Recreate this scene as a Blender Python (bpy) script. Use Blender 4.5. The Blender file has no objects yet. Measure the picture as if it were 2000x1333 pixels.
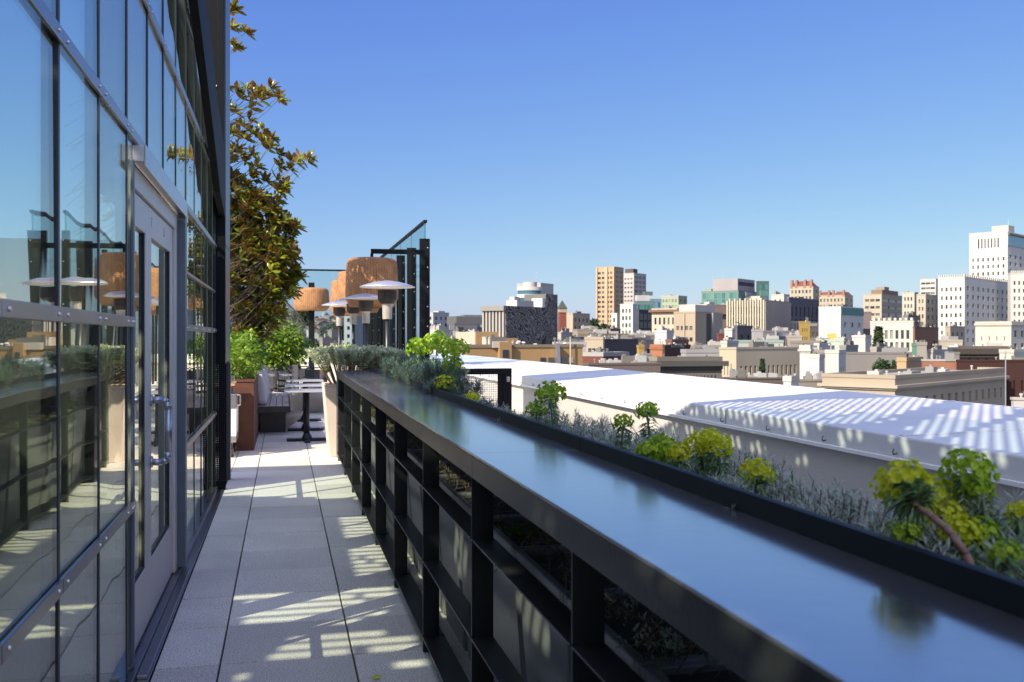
import bpy, math, random
import numpy as np
from mathutils import Vector, Matrix
random.seed(7); rng = np.random.default_rng(11)
S = bpy.context.scene
COL = S.collection
# ------------------------------------------------------------------ camera
FPX = 1889.0; HC = 1.517; TH = math.atan(447 / FPX); Y0 = 660.0
ST, CT = math.sin(TH), math.cos(TH)
cd = bpy.data.cameras.new('camera'); cam = bpy.data.objects.new('camera', cd); COL.objects.link(cam)
cam.location = (0, 0, HC); cam.rotation_euler = (math.radians(90), 0, -TH)
cd.sensor_width = 36; cd.lens = 36 * FPX / 2000; cd.shift_y = -6.5 / 2000
cd.clip_start = 0.05; cd.clip_end = 9000
cd.dof.use_dof = True; cd.dof.focus_distance = 7.0; cd.dof.aperture_fstop = 6.0
S.camera = cam
# ------------------------------------------------------------------ sun and sky
SUN_EL = math.radians(38); SX, SY = 0.82, 0.57
n_ = math.hypot(SX, SY); SX /= n_; SY /= n_
hor = 1 / math.tan(SUN_EL)
SPX, SPY = SX * hor, SY * hor            # sideways travel of sunlight per metre of drop
w = bpy.data.worlds.new('World'); S.world = w; w.use_nodes = True
nt = w.node_tree; bg = nt.nodes['Background']
sky = nt.nodes.new('ShaderNodeTexSky'); sky.sky_type = 'NISHITA'; sky.sun_disc = False
sky.sun_elevation = SUN_EL; sky.sun_rotation = math.atan2(-SX, -SY)
sky.air_density = 1.0; sky.dust_density = 0.55; sky.ozone_density = 2.2; sky.altitude = 50
# extra glow added to the sky on the sun's side, fills the walkway shade
SKYK=[0.30,0.40,1.80]; SKYC=(0.0,.028,.47); SUNSIDE=4.6; FILL_GLOW=(.80,.80,.78)
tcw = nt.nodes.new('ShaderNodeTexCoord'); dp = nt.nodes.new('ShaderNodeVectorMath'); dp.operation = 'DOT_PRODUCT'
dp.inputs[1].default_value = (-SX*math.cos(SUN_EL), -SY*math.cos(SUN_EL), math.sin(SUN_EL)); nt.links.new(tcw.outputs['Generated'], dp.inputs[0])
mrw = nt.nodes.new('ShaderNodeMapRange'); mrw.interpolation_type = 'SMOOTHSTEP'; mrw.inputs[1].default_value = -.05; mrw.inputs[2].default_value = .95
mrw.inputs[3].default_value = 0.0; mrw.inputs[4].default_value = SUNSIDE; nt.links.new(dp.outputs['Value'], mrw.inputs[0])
den = nt.nodes.new('ShaderNodeVectorMath'); den.operation = 'MULTIPLY_ADD'; den.inputs[1].default_value = SKYC; den.inputs[2].default_value = (1,1,1); nt.links.new(sky.outputs[0], den.inputs[0])
dv = nt.nodes.new('ShaderNodeVectorMath'); dv.operation = 'DIVIDE'; nt.links.new(sky.outputs[0], dv.inputs[0]); nt.links.new(den.outputs[0], dv.inputs[1])
tn = nt.nodes.new('ShaderNodeVectorMath'); tn.operation = 'MULTIPLY'; tn.inputs[1].default_value = SKYK; nt.links.new(dv.outputs[0], tn.inputs[0])
gl_ = nt.nodes.new('ShaderNodeVectorMath'); gl_.operation = 'SCALE'; gl_.inputs[0].default_value = FILL_GLOW; nt.links.new(mrw.outputs[0], gl_.inputs['Scale'])
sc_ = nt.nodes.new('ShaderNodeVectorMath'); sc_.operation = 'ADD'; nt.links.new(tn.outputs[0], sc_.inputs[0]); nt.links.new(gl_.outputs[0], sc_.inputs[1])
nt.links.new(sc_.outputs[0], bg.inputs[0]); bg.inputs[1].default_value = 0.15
ld = bpy.data.lights.new('sun', 'SUN'); ld.energy = 4.6; ld.angle = math.radians(0.35); ld.color = (1.0, 0.885, 0.73)
sun = bpy.data.objects.new('sun', ld); COL.objects.link(sun)
sun.rotation_euler = Vector((SPX, SPY, -1)).to_track_quat('-Z', 'Y').to_euler()
sun.location = (-20, -14, 30)
S.view_settings.view_transform = 'Standard'; S.view_settings.look = 'None'
S.view_settings.gamma = 1.0; S.view_settings.exposure = 1.0
S.cycles.max_bounces = 10; S.cycles.transparent_max_bounces = 24; S.cycles.sample_clamp_indirect = 6
S.cycles.glossy_bounces = 5; S.cycles.caustics_reflective = True; S.cycles.blur_glossy = 0.6; S.cycles.caustics_refractive = False
try:
    S.cycles.use_denoising = True
except Exception: pass
# ------------------------------------------------------------------ pixel helpers (2000 x 1333 photo pixels)
def pd(px, py, d):                       # point at depth d along the camera axis
    u = (px - 1000) / FPX
    return Vector((d * (ST + u * CT), d * (CT - u * ST), HC + (Y0 - py) / FPX * d))
def pX(px, py, X):                       # point on the plane x = X
    u = (px - 1000) / FPX
    return pd(px, py, X / (ST + u * CT))
def pZ(px, py, Z):                       # point on the plane z = Z
    return pd(px, py, (HC - Z) * FPX / (py - Y0))
# ------------------------------------------------------------------ mesh helpers
class MB:
    def __init__(s): s.v = []; s.f = []
    def quad(s, a, b, c, d):
        n = len(s.v); s.v += [tuple(a), tuple(b), tuple(c), tuple(d)]; s.f.append((n, n+1, n+2, n+3))
    def poly(s, pts):
        n = len(s.v); s.v += [tuple(p) for p in pts]; s.f.append(tuple(range(n, n+len(pts))))
    def box(s, x0, x1, y0, y1, z0, z1):
        n = len(s.v)
        s.v += [(x0,y0,z0),(x1,y0,z0),(x1,y1,z0),(x0,y1,z0),(x0,y0,z1),(x1,y0,z1),(x1,y1,z1),(x0,y1,z1)]
        s.f += [(n,n+3,n+2,n+1),(n+4,n+5,n+6,n+7),(n,n+1,n+5,n+4),(n+1,n+2,n+6,n+5),(n+2,n+3,n+7,n+6),(n+3,n,n+4,n+7)]
        return s
    def frustum(s, cx, cy, z0, z1, ax, ay, bx, by):   # half sizes bottom a, top b
        n = len(s.v)
        s.v += [(cx-ax,cy-ay,z0),(cx+ax,cy-ay,z0),(cx+ax,cy+ay,z0),(cx-ax,cy+ay,z0),
                (cx-bx,cy-by,z1),(cx+bx,cy-by,z1),(cx+bx,cy+by,z1),(cx-bx,cy+by,z1)]
        s.f += [(n,n+3,n+2,n+1),(n+4,n+5,n+6,n+7),(n,n+1,n+5,n+4),(n+1,n+2,n+6,n+5),(n+2,n+3,n+7,n+6),(n+3,n,n+4,n+7)]
        return s
    def prism(s, pts, axis, a, b):       # polygon in the two other axes, extruded along axis
        n = len(pts); k = len(s.v)
        def mk(p, t):
            return (t, p[0], p[1]) if axis == 'x' else ((p[0], t, p[1]) if axis == 'y' else (p[0], p[1], t))
        s.v += [mk(p, a) for p in pts] + [mk(p, b) for p in pts]
        s.f.append(tuple(range(k+n-1, k-1, -1))); s.f.append(tuple(range(k+n, k+2*n)))
        for i in range(n):
            j = (i+1) % n; s.f.append((k+i, k+j, k+n+j, k+n+i))
        return s
    def tube(s, p0, p1, r0, r1=None, n=10, cap=True):
        r1 = r0 if r1 is None else r1
        p0 = Vector(p0); p1 = Vector(p1); d = (p1-p0)
        if d.length < 1e-6: return s
        d.normalize(); a = d.orthogonal().normalized(); b = d.cross(a); k = len(s.v)
        for p, r in ((p0, r0), (p1, r1)):
            for i in range(n):
                t = 2*math.pi*i/n; s.v.append(tuple(p + a*math.cos(t)*r + b*math.sin(t)*r))
        for i in range(n):
            j = (i+1) % n; s.f.append((k+i, k+j, k+n+j, k+n+i))
        if cap:
            s.f.append(tuple(range(k+n-1, k-1, -1))); s.f.append(tuple(range(k+n, k+2*n)))
        return s
    def path(s, pts, r0, r1=None, n=8):
        r1 = r0 if r1 is None else r1; m = len(pts)-1
        for i in range(m):
            s.tube(pts[i], pts[i+1], r0+(r1-r0)*i/m, r0+(r1-r0)*(i+1)/m, n, True)
        return s
    def lathe(s, prof, c=(0,0,0), n=32, close=False):
        k = len(s.v); m = len(prof)
        for r, z in prof:
            for i in range(n):
                t = 2*math.pi*i/n; s.v.append((c[0]+r*math.cos(t), c[1]+r*math.sin(t), c[2]+z))
        for q in range(m-1 + (1 if close else 0)):
            q2 = (q+1) % m
            for i in range(n):
                j = (i+1) % n; s.f.append((k+q*n+i, k+q*n+j, k+q2*n+j, k+q2*n+i))
        return s
    def build(s, name, mat=None, parent=None, loc=None, smooth=False, bevel=0):
        me = bpy.data.meshes.new(name); me.from_pydata(s.v, [], s.f); me.update()
        return link(name, me, mat, parent, loc, smooth, bevel)
def link(name, me, mat, parent=None, loc=None, smooth=False, bevel=0):
    o = bpy.data.objects.new(name, me); COL.objects.link(o)
    if mat is not None: me.materials.append(mat)
    if smooth: me.polygons.foreach_set('use_smooth', [True]*len(me.polygons))
    if parent is not None: o.parent = parent
    if loc is not None: o.location = loc
    if bevel:
        b = o.modifiers.new('bevel', 'BEVEL'); b.width = bevel; b.segments = 2; b.limit_method = 'ANGLE'
    return o
def tag(o, label, cat, group=None, kind=None):
    if label: o['label'] = label
    if cat: o['category'] = cat
    if group: o['group'] = group
    if kind: o['kind'] = kind
    return o
def thing(name, label, cat, loc=(0,0,0), rz=0, group=None):
    o = bpy.data.objects.new(name, None); COL.objects.link(o); o.location = loc; o.rotation_euler = (0,0,rz)
    return tag(o, label, cat, group)
KIDS = {}
def dup(root, loc, rz=None, label=None, group=None, scale=None):
    def cp(o, par):
        c = o.copy(); COL.objects.link(c)
        if par is not None: c.parent = par
        for ch in [x for x in o.children]: cp(ch, c)
        return c
    r = cp(root, None); r.location = loc
    if rz is not None: r.rotation_euler = (0,0,rz)
    if label: r['label'] = label
    if group: r['group'] = group
    if scale: r.scale = scale
    return r
def leafmesh(name, V, F):
    me = bpy.data.meshes.new(name); me.from_pydata(V, [], F); me.update(); return me
# numpy leaf generator: bases (n,3), dirs (n,3), lengths, widths -> diamond leaves with a fold
def leaves(P, D, L, W, droop=0.0, fold=0.25):
    n = len(P); D = D/np.linalg.norm(D, axis=1, keepdims=True)
    up = np.tile(np.array([0,0,1.0]), (n,1)) + rng.normal(0,.25,(n,3))
    sd = np.cross(D, up); sd /= np.linalg.norm(sd, axis=1, keepdims=True)+1e-9
    nn = np.cross(sd, D)
    L = np.asarray(L).reshape(-1,1); W = np.asarray(W).reshape(-1,1)
    mid = P + D*L*.5 + nn*W*fold
    tip = P + D*L - np.array([0,0,1.0])*L*droop
    ml = mid - sd*W*.5 - nn*W*fold*.9; mr = mid + sd*W*.5 - nn*W*fold*.9
    V = np.stack([P, ml, tip, mr, mid], 1).reshape(-1,3)
    b = np.arange(n)*5
    F = np.concatenate([np.stack([b,b+4,b+1],1), np.stack([b+1,b+4,b+2],1), np.stack([b,b+3,b+4],1), np.stack([b+4,b+3,b+2],1)])
    return V, F
def leaves2(P, D, L, W, droop=0.0, fold=0.2):
    n = len(P); D = D/np.linalg.norm(D, axis=1, keepdims=True)
    up = np.tile(np.array([0,0,1.0]), (n,1)) + rng.normal(0,.3,(n,3))
    sd = np.cross(D, up); sd /= np.linalg.norm(sd, axis=1, keepdims=True)+1e-9
    nn = np.cross(sd, D); L = np.asarray(L).reshape(-1,1); W = np.asarray(W).reshape(-1,1); z=np.array([0,0,1.0])
    def pt(t, s, k): return P + D*L*t + sd*W*s + nn*W*(fold*(.6 if s==0 else -.4)+k) - z*L*droop*t*t
    V = np.stack([P, pt(.28,0,.1), pt(.62,0,.15), pt(1,0,-.1), pt(.25,-.36,0), pt(.58,-.5,.05), pt(.85,-.28,0), pt(.25,.36,0), pt(.58,.5,.05), pt(.85,.28,0)], 1).reshape(-1,3)
    b = np.arange(n)*10; T=[(0,1,4),(4,1,5),(1,2,5),(5,2,6),(2,3,6),(0,7,1),(1,7,8),(1,8,2),(2,8,9),(2,9,3)]
    return V, np.concatenate([np.stack([b+i,b+j,b+k],1) for i,j,k in T])
def join(parts):
    Vs=[];Fs=[];o=0
    for V,F in parts:
        Vs.append(V); Fs.append(np.asarray(F)+o); o+=len(V)
    return np.concatenate(Vs), np.concatenate(Fs)
def npmesh(name, V, F):
    me = bpy.data.meshes.new(name); nv=len(V); nf=len(F); k=F.shape[1]
    me.vertices.add(nv); me.vertices.foreach_set('co', np.asarray(V,dtype=np.float32).ravel())
    me.loops.add(nf*k); me.loops.foreach_set('vertex_index', np.asarray(F,dtype=np.int32).ravel())
    me.polygons.add(nf); me.polygons.foreach_set('loop_start', np.arange(nf,dtype=np.int32)*k)
    try: me.polygons.foreach_set('loop_total', np.full(nf,k,dtype=np.int32))
    except Exception: pass
    me.update(calc_edges=True); me.validate(); return me
# ------------------------------------------------------------------ materials
def mat(name, col, rough=0.6, metal=0.0, var=0.12, scale=3.0, bump=0.0, bscale=40.0, spec=0.5, col2=None, stretch=None, objvar=0.0):
    m = bpy.data.materials.new(name); m.use_nodes = True; N = m.node_tree.nodes; L = m.node_tree.links
    b = N['Principled BSDF']; b.inputs['Roughness'].default_value = rough; b.inputs['Metallic'].default_value = metal
    b.inputs['Specular IOR Level'].default_value = spec
    tc = N.new('ShaderNodeTexCoord'); mp = N.new('ShaderNodeMapping'); L.new(tc.outputs['Object'], mp.inputs[0])
    if stretch: mp.inputs['Scale'].default_value = stretch
    no = N.new('ShaderNodeTexNoise'); no.inputs['Scale'].default_value = scale; no.inputs['Detail'].default_value = 5
    L.new(mp.outputs[0], no.inputs['Vector'])
    cr = N.new('ShaderNodeValToRGB'); cr.color_ramp.elements[0].position = .3; cr.color_ramp.elements[1].position = .7
    c2 = col2 or tuple(min(1, c*(1+var)) for c in col); c1 = tuple(c*(1-var) for c in col) if col2 is None else col
    cr.color_ramp.elements[0].color = (*c1, 1); cr.color_ramp.elements[1].color = (*c2, 1)
    L.new(no.outputs['Fac'], cr.inputs[0])
    out = cr.outputs[0]
    if objvar:
        oi = N.new('ShaderNodeObjectInfo'); hs = N.new('ShaderNodeHueSaturation')
        mr = N.new('ShaderNodeMapRange'); mr.inputs[3].default_value = 1-objvar; mr.inputs[4].default_value = 1+objvar
        L.new(oi.outputs['Random'], mr.inputs[0]); L.new(mr.outputs[0], hs.inputs['Value']); L.new(out, hs.inputs['Color']); out = hs.outputs[0]
    L.new(out, b.inputs['Base Color'])
    rr = N.new('ShaderNodeMapRange'); rr.inputs[3].default_value = max(0,rough-.07); rr.inputs[4].default_value = min(1,rough+.07)
    L.new(no.outputs['Fac'], rr.inputs[0]); L.new(rr.outputs[0], b.inputs['Roughness'])
    if bump:
        n2 = N.new('ShaderNodeTexNoise'); n2.inputs['Scale'].default_value = bscale; n2.inputs['Detail'].default_value = 4
        L.new(mp.outputs[0], n2.inputs['Vector'])
        bp = N.new('ShaderNodeBump'); bp.inputs['Strength'].default_value = bump; bp.inputs['Distance'].default_value = .02
        L.new(n2.outputs['Fac'], bp.inputs['Height']); L.new(bp.outputs[0], b.inputs['Normal'])
    return m
def leafmat(name, c1, c2, back=None, rough=.45, trans=.35, scale=6.0):
    m = bpy.data.materials.new(name); m.use_nodes = True; N = m.node_tree.nodes; L = m.node_tree.links
    b = N['Principled BSDF']; b.inputs['Roughness'].default_value = rough
    tc = N.new('ShaderNodeTexCoord'); no = N.new('ShaderNodeTexNoise'); no.inputs['Scale'].default_value = scale; no.inputs['Detail'].default_value = 3
    L.new(tc.outputs['Object'], no.inputs['Vector'])
    cr = N.new('ShaderNodeValToRGB'); cr.color_ramp.elements[0].position=.35; cr.color_ramp.elements[1].position=.65
    cr.color_ramp.elements[0].color=(*c1,1); cr.color_ramp.elements[1].color=(*c2,1)
    L.new(no.outputs['Fac'], cr.inputs[0]); out = cr.outputs[0]
    if back:
        g = N.new('ShaderNodeNewGeometry'); mx = N.new('ShaderNodeMix'); mx.data_type='RGBA'
        L.new(g.outputs['Backfacing'], mx.inputs[0]); L.new(out, mx.inputs[6]); mx.inputs[7].default_value=(*back,1); out = mx.outputs[2]
    L.new(out, b.inputs['Base Color'])
    tr = N.new('ShaderNodeBsdfTranslucent'); L.new(out, tr.inputs[0])
    ms = N.new('ShaderNodeMixShader'); ms.inputs[0].default_value = trans
    L.new(b.outputs[0], ms.inputs[1]); L.new(tr.outputs[0], ms.inputs[2]); L.new(ms.outputs[0], N['Material Output'].inputs[0])
    return m
def glassmat(name, tint=(.72,.86,.82), refl=1.0, ior=1.7, wav=0.0, rough=0.0, scale=1.2, base=0.0, top=1.0):
    m = bpy.data.materials.new(name); m.use_nodes = True; N = m.node_tree.nodes; L = m.node_tree.links
    N.remove(N['Principled BSDF'])
    g = N.new('ShaderNodeBsdfGlossy'); g.inputs['Roughness'].default_value = rough; g.inputs[0].default_value=(refl,.99*refl,.90*refl,1)
    t = N.new('ShaderNodeBsdfTransparent'); t.inputs[0].default_value=(*tint,1)
    ge = N.new('ShaderNodeNewGeometry'); dt = N.new('ShaderNodeVectorMath'); dt.operation='DOT_PRODUCT'; L.new(ge.outputs['Normal'],dt.inputs[0]); L.new(ge.outputs['Incoming'],dt.inputs[1])
    ab = N.new('ShaderNodeMath'); ab.operation='ABSOLUTE'; L.new(dt.outputs['Value'],ab.inputs[0])
    om = N.new('ShaderNodeMath'); om.operation='SUBTRACT'; om.inputs[0].default_value=1; L.new(ab.outputs[0],om.inputs[1])
    fr = N.new('ShaderNodeMath'); fr.operation='POWER'; fr.inputs[1].default_value=5; L.new(om.outputs[0],fr.inputs[0])
    ms = N.new('ShaderNodeMixShader')
    if wav:
        tc = N.new('ShaderNodeTexCoord'); mp = N.new('ShaderNodeMapping'); mp.inputs['Scale'].default_value=(1,1.6,.35)
        L.new(tc.outputs['Object'], mp.inputs[0])
        no = N.new('ShaderNodeTexNoise'); no.inputs['Scale'].default_value=scale; no.inputs['Detail'].default_value=1.5
        L.new(mp.outputs[0], no.inputs['Vector'])
        bp = N.new('ShaderNodeBump'); bp.inputs['Strength'].default_value=1; bp.inputs['Distance'].default_value=wav
        L.new(no.outputs['Fac'], bp.inputs['Height']); L.new(bp.outputs[0], g.inputs['Normal'])
    fm = N.new('ShaderNodeMapRange'); fm.inputs[3].default_value = base+((ior-1)/(ior+1))**2; fm.inputs[4].default_value = top; L.new(fr.outputs[0], fm.inputs[0])
    L.new(fm.outputs[0], ms.inputs[0]); L.new(t.outputs[0], ms.inputs[1]); L.new(g.outputs[0], ms.inputs[2])
    L.new(ms.outputs[0], N['Material Output'].inputs[0]); return m
M = {}
M['steel'] = mat('blackened_steel', (.034,.034,.034), .33, .35, .25, 2.5, .04, 60)
M['steel_top'] = mat('bar_top_steel', (.53,.51,.50), .15, .9, .07, 1.3, .015, 20)
M['lip'] = mat('upstand_steel', (.008,.009,.011), .5, .0, .15, 2, spec=.18)
M['finside'] = mat('fin_side', (.10,.10,.11), .35, .6, .1, 1)
M['black'] = mat('black_paint', (.014,.015,.018), .42, .2, .2, 3)
M['fin'] = mat('fin_paint', (.007,.008,.010), .6, .0, .15, 1.5, spec=.12)
M['silver'] = mat('brushed_aluminium', (.50,.49,.50), .32, .85, .12, 5, .05, 120, stretch=(1,1,8))
M['rail'] = mat('glazing_rail', (.27,.255,.28), .30, .9, .12, 4, .03, 90)
M['mull'] = mat('mullion_seal', (.035,.04,.05), .45, .3, .2, 4)
M['door'] = mat('door_aluminium', (.62,.56,.50), .45, .25, .06, 2)
M['bluejamb'] = mat('jamb_paint', (.12,.14,.17), .4, .4, .08, 2)
M['glass'] = glassmat('pavilion_glass', (.88,.965,.915), .97, 1.5, .0022, base=.14)
M['clear'] = glassmat('windbreak_glass', (.82,.90,.91), .7, 1.4, top=.28)
M['glassedge'] = mat('glass_edge', (.05,.15,.16), .2, 0, .1, 3)
M['white'] = mat('white_membrane', (.63,.62,.61), .55, 0, .09, .7, .12, 9)
M['wwall'] = mat('painted_render', (.50,.47,.43), .75, 0, .05, .6, .25, 60)
M['cap'] = mat('white_cap', (.78,.77,.74), .6, 0, .04, 1)
M['planter'] = mat('grey_fibre_planter', (.19,.19,.185), .38, .15, .18, 2.2, .06, 30)
M['beige'] = mat('beige_planter', (.56,.48,.41), .75, 0, .06, 3, .1, 50)
M['corten'] = mat('rust_steel', (.09,.032,.018), .75, .1, .3, 5, .15, 40)
M['charcoal'] = mat('charcoal_planter', (.085,.085,.095), .7, 0, .1, 4, .1, 60)
M['concrete'] = mat('concrete_bowl', (.34,.31,.27), .8, 0, .1, 6, .2, 60)
M['bwood'] = mat('weathered_wood', (.42,.36,.31), .7, 0, .25, 6, .1, 30, stretch=(6,1,1))
M['owood'] = mat('oak', (.5,.27,.11), .55, 0, .2, 6, stretch=(6,1,1))
M['cushion'] = mat('grey_cushion', (.42,.41,.42), .9, 0, .06, 8, .25, 150)
M['tabletop'] = mat('table_top', (.48,.47,.48), .3, .4, .06, 3)
M['soil'] = mat('soil', (.03,.022,.016), .95, 0, .4, 20, .5, 60)
M['twig'] = mat('dry_twig', (.17,.11,.065), .85, 0, .5, 14)
M['stem'] = mat('euphorbia_stem', (.30,.17,.11), .6, 0, .3, 10)
M['bark'] = mat('bark', (.10,.075,.055), .85, 0, .3, 12, .3, 30)
M['housing'] = mat('heater_housing', (.42,.38,.33), .4, .3, .12, 6)
M['emitter'] = mat('heater_grille', (.05,.04,.035), .6, .3, .3, 30)
M['rubber'] = mat('rubber', (.02,.02,.02), .8)
M['chrome'] = mat('chrome', (.62,.60,.58), .34, .9, .05, 4)
M['dish'] = mat('heater_dish', (.62,.61,.62), .35, .7, .05, 3)
M['greenfab'] = mat('green_velvet', (.012,.045,.028), .8, 0, .3, 5, .2, 80)
M['darkwall'] = mat('interior_wall', (.03,.034,.028), .8, 0, .3, 1)
M['intfloor'] = mat('interior_floor', (.022,.022,.018), .5, 0, .3, 3, stretch=(1,8,1))
M['silverleaf'] = leafmat('silver_needles', (.27,.31,.23), (.55,.58,.46), rough=.55, trans=.2, scale=14)
M['greyleaf'] = leafmat('grey_green_needles', (.08,.13,.10), (.20,.26,.19), rough=.5, trans=.2, scale=10)
M['paleleaf'] = leafmat('pale_green_needles', (.36,.42,.25), (.62,.66,.44), rough=.5, trans=.25, scale=12)
M['euleaf'] = leafmat('euphorbia_leaf', (.09,.17,.06), (.26,.38,.14), rough=.45, trans=.3, scale=14)
M['lime'] = leafmat('lime_bract', (.22,.40,.01), (.62,.76,.05), rough=.5, trans=.4, scale=18)
M['yellow'] = leafmat('yellow_bract', (.60,.64,.01), (.88,.84,.04), rough=.5, trans=.4, scale=18)
M['magn'] = leafmat('magnolia_leaf', (.07,.13,.012), (.25,.27,.02), back=(.23,.13,.03), rough=.28, trans=.3, scale=2.5)
M['hedge'] = leafmat('bright_leaf', (.06,.15,.012), (.26,.38,.03), rough=.4, trans=.4, scale=3)
M['darkleaf'] = leafmat('dark_leaf', (.012,.03,.010), (.04,.07,.02), rough=.6, trans=.2, scale=.6)
M['weep'] = leafmat('weeping_needles', (.03,.045,.03), (.12,.14,.08), rough=.6, trans=.2, scale=2)
M['drygrass'] = leafmat('understorey', (.07,.09,.04), (.26,.20,.09), rough=.7, trans=.2, scale=16)
# woven wicker: crossed bands
def wicker():
    m = mat('woven_wicker', (.40,.19,.075), .65, 0, .25, 6); N=m.node_tree.nodes; L=m.node_tree.links; b=N['Principled BSDF']
    tc=N.new('ShaderNodeTexCoord'); sp=N.new('ShaderNodeSeparateXYZ'); L.new(tc.outputs['Object'], sp.inputs[0])
    at=N.new('ShaderNodeMath'); at.operation='ARCTAN2'; L.new(sp.outputs[1],at.inputs[0]); L.new(sp.outputs[0],at.inputs[1])
    s1=N.new('ShaderNodeMath'); s1.operation='MULTIPLY'; s1.inputs[1].default_value=56; L.new(at.outputs[0],s1.inputs[0])
    s1b=N.new('ShaderNodeMath'); s1b.operation='SINE'; L.new(s1.outputs[0],s1b.inputs[0])
    s2=N.new('ShaderNodeMath'); s2.operation='MULTIPLY'; s2.inputs[1].default_value=190; L.new(sp.outputs[2],s2.inputs[0])
    s2b=N.new('ShaderNodeMath'); s2b.operation='SINE'; L.new(s2.outputs[0],s2b.inputs[0])
    ml=N.new('ShaderNodeMath'); ml.operation='MULTIPLY'; L.new(s1b.outputs[0],ml.inputs[0]); L.new(s2b.outputs[0],ml.inputs[1])
    ad=N.new('ShaderNodeMath'); ad.operation='MULTIPLY_ADD'; ad.inputs[1].default_value=.5; L.new(s1b.outputs[0],ad.inputs[0]); L.new(ml.outputs[0],ad.inputs[2])
    bp=N.new('ShaderNodeBump'); bp.inputs['Strength'].default_value=.9; bp.inputs['Distance'].default_value=.009; L.new(ad.outputs[0],bp.inputs['Height']); L.new(bp.outputs[0],b.inputs['Normal'])
    mr=N.new('ShaderNodeMapRange'); mr.inputs[1].default_value=-1.2; mr.inputs[2].default_value=1.2; mr.inputs[3].default_value=.55; mr.inputs[4].default_value=1.2; L.new(ad.outputs[0],mr.inputs[0])
    hs=N.new('ShaderNodeHueSaturation'); old=b.inputs['Base Color'].links[0].from_socket; L.new(old,hs.inputs['Color']); L.new(mr.outputs[0],hs.inputs['Value']); L.new(hs.outputs[0],b.inputs['Base Color'])
    return m
M['wicker'] = wicker()
def paver_mat():
    m = bpy.data.materials.new('concrete_paver'); m.use_nodes=True; N=m.node_tree.nodes; L=m.node_tree.links; b=N['Principled BSDF']; b.inputs['Roughness'].default_value=.8
    tc=N.new('ShaderNodeTexCoord'); at=N.new('ShaderNodeAttribute'); at.attribute_name='shade'
    v=N.new('ShaderNodeTexVoronoi'); v.inputs['Scale'].default_value=130; L.new(tc.outputs['Object'],v.inputs['Vector'])
    n=N.new('ShaderNodeTexNoise'); n.inputs['Scale'].default_value=2.2; n.inputs['Detail'].default_value=6; L.new(tc.outputs['Object'],n.inputs['Vector'])
    n2=N.new('ShaderNodeTexNoise'); n2.inputs['Scale'].default_value=160; n2.inputs['Detail'].default_value=2; L.new(tc.outputs['Object'],n2.inputs['Vector'])
    cr=N.new('ShaderNodeValToRGB'); cr.color_ramp.elements[0].position=.38; cr.color_ramp.elements[0].color=(.36,.325,.285,1); cr.color_ramp.elements[1].position=.56; cr.color_ramp.elements[1].color=(.80,.74,.65,1)
    L.new(n2.outputs['Fac'],cr.inputs[0])
    hs=N.new('ShaderNodeHueSaturation'); L.new(cr.outputs[0],hs.inputs['Color'])
    a=N.new('ShaderNodeMath'); a.operation='MULTIPLY_ADD'; a.inputs[1].default_value=.35; a.inputs[2].default_value=.82; L.new(n.outputs['Fac'],a.inputs[0])
    a2=N.new('ShaderNodeMath'); a2.operation='MULTIPLY'; L.new(a.outputs[0],a2.inputs[0]); L.new(at.outputs['Fac'],a2.inputs[1]); L.new(a2.outputs[0],hs.inputs['Value'])
    L.new(hs.outputs[0],b.inputs['Base Color'])
    bp=N.new('ShaderNodeBump'); bp.inputs['Strength'].default_value=.35; bp.inputs['Distance'].default_value=.004; L.new(v.outputs['Distance'],bp.inputs['Height']); L.new(bp.outputs[0],b.inputs['Normal'])
    return m
M['paver']=paver_mat()
# ------------------------------------------------------------------ ground and terrace
GZ = -26.0
g = MB(); g.quad((-4000,-600,GZ),(4500,-600,GZ),(4500,6000,GZ),(-4000,6000,GZ))
M['ground'] = mat('street_ground', (.10,.10,.095), .9, 0, .5, .02)
tag(g.build('ground', M['ground']), 'city ground far below the roof terrace', None, kind='structure')
# terrace slab under the pavers
s = MB(); s.box(-14,3.35,-8,37,GZ,-.03)
tag(s.build('terrace_slab', mat('slab_concrete',(.05,.045,.04),.9)), 'roof slab beneath the pavers', None, kind='structure')
pv = MB(); shade=[]
xs = [-.575,-.285]+[-.285+.61*k for k in range(1,6)]+[3.2]
ys = [4.68+.61*k for k in range(-13,53)]
def slab(x0,x1,y0,y1):
    gx=.0045; gy=.0034
    pv.box(x0+gx,x1-gx,y0+gy,y1-gy,-.028,random.uniform(-.0012,.0012)); shade.append(random.uniform(.84,1.10))
for i in range(len(xs)-1):
    for j in range(len(ys)-1): slab(xs[i],xs[i+1],ys[j],ys[j+1])
for i in range(14):
    for j in range(len(ys)-1):
        if ys[j]>10.6: slab(-.575-.61*(i+1),-.575-.61*i,ys[j],ys[j+1])
pme = bpy.data.meshes.new('terrace_pavers'); pme.from_pydata(pv.v,[],pv.f); pme.update()
at = pme.attributes.new('shade','FLOAT','FACE'); at.data.foreach_set('value',[shade[i//6] for i in range(len(pv.f))])
o = link('terrace_pavers',pme,M['paver']); tag(o,'pale concrete pavers of the terrace walkway',None,kind='structure')
o.modifiers.new('bevel','BEVEL').width=.0015
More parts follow.
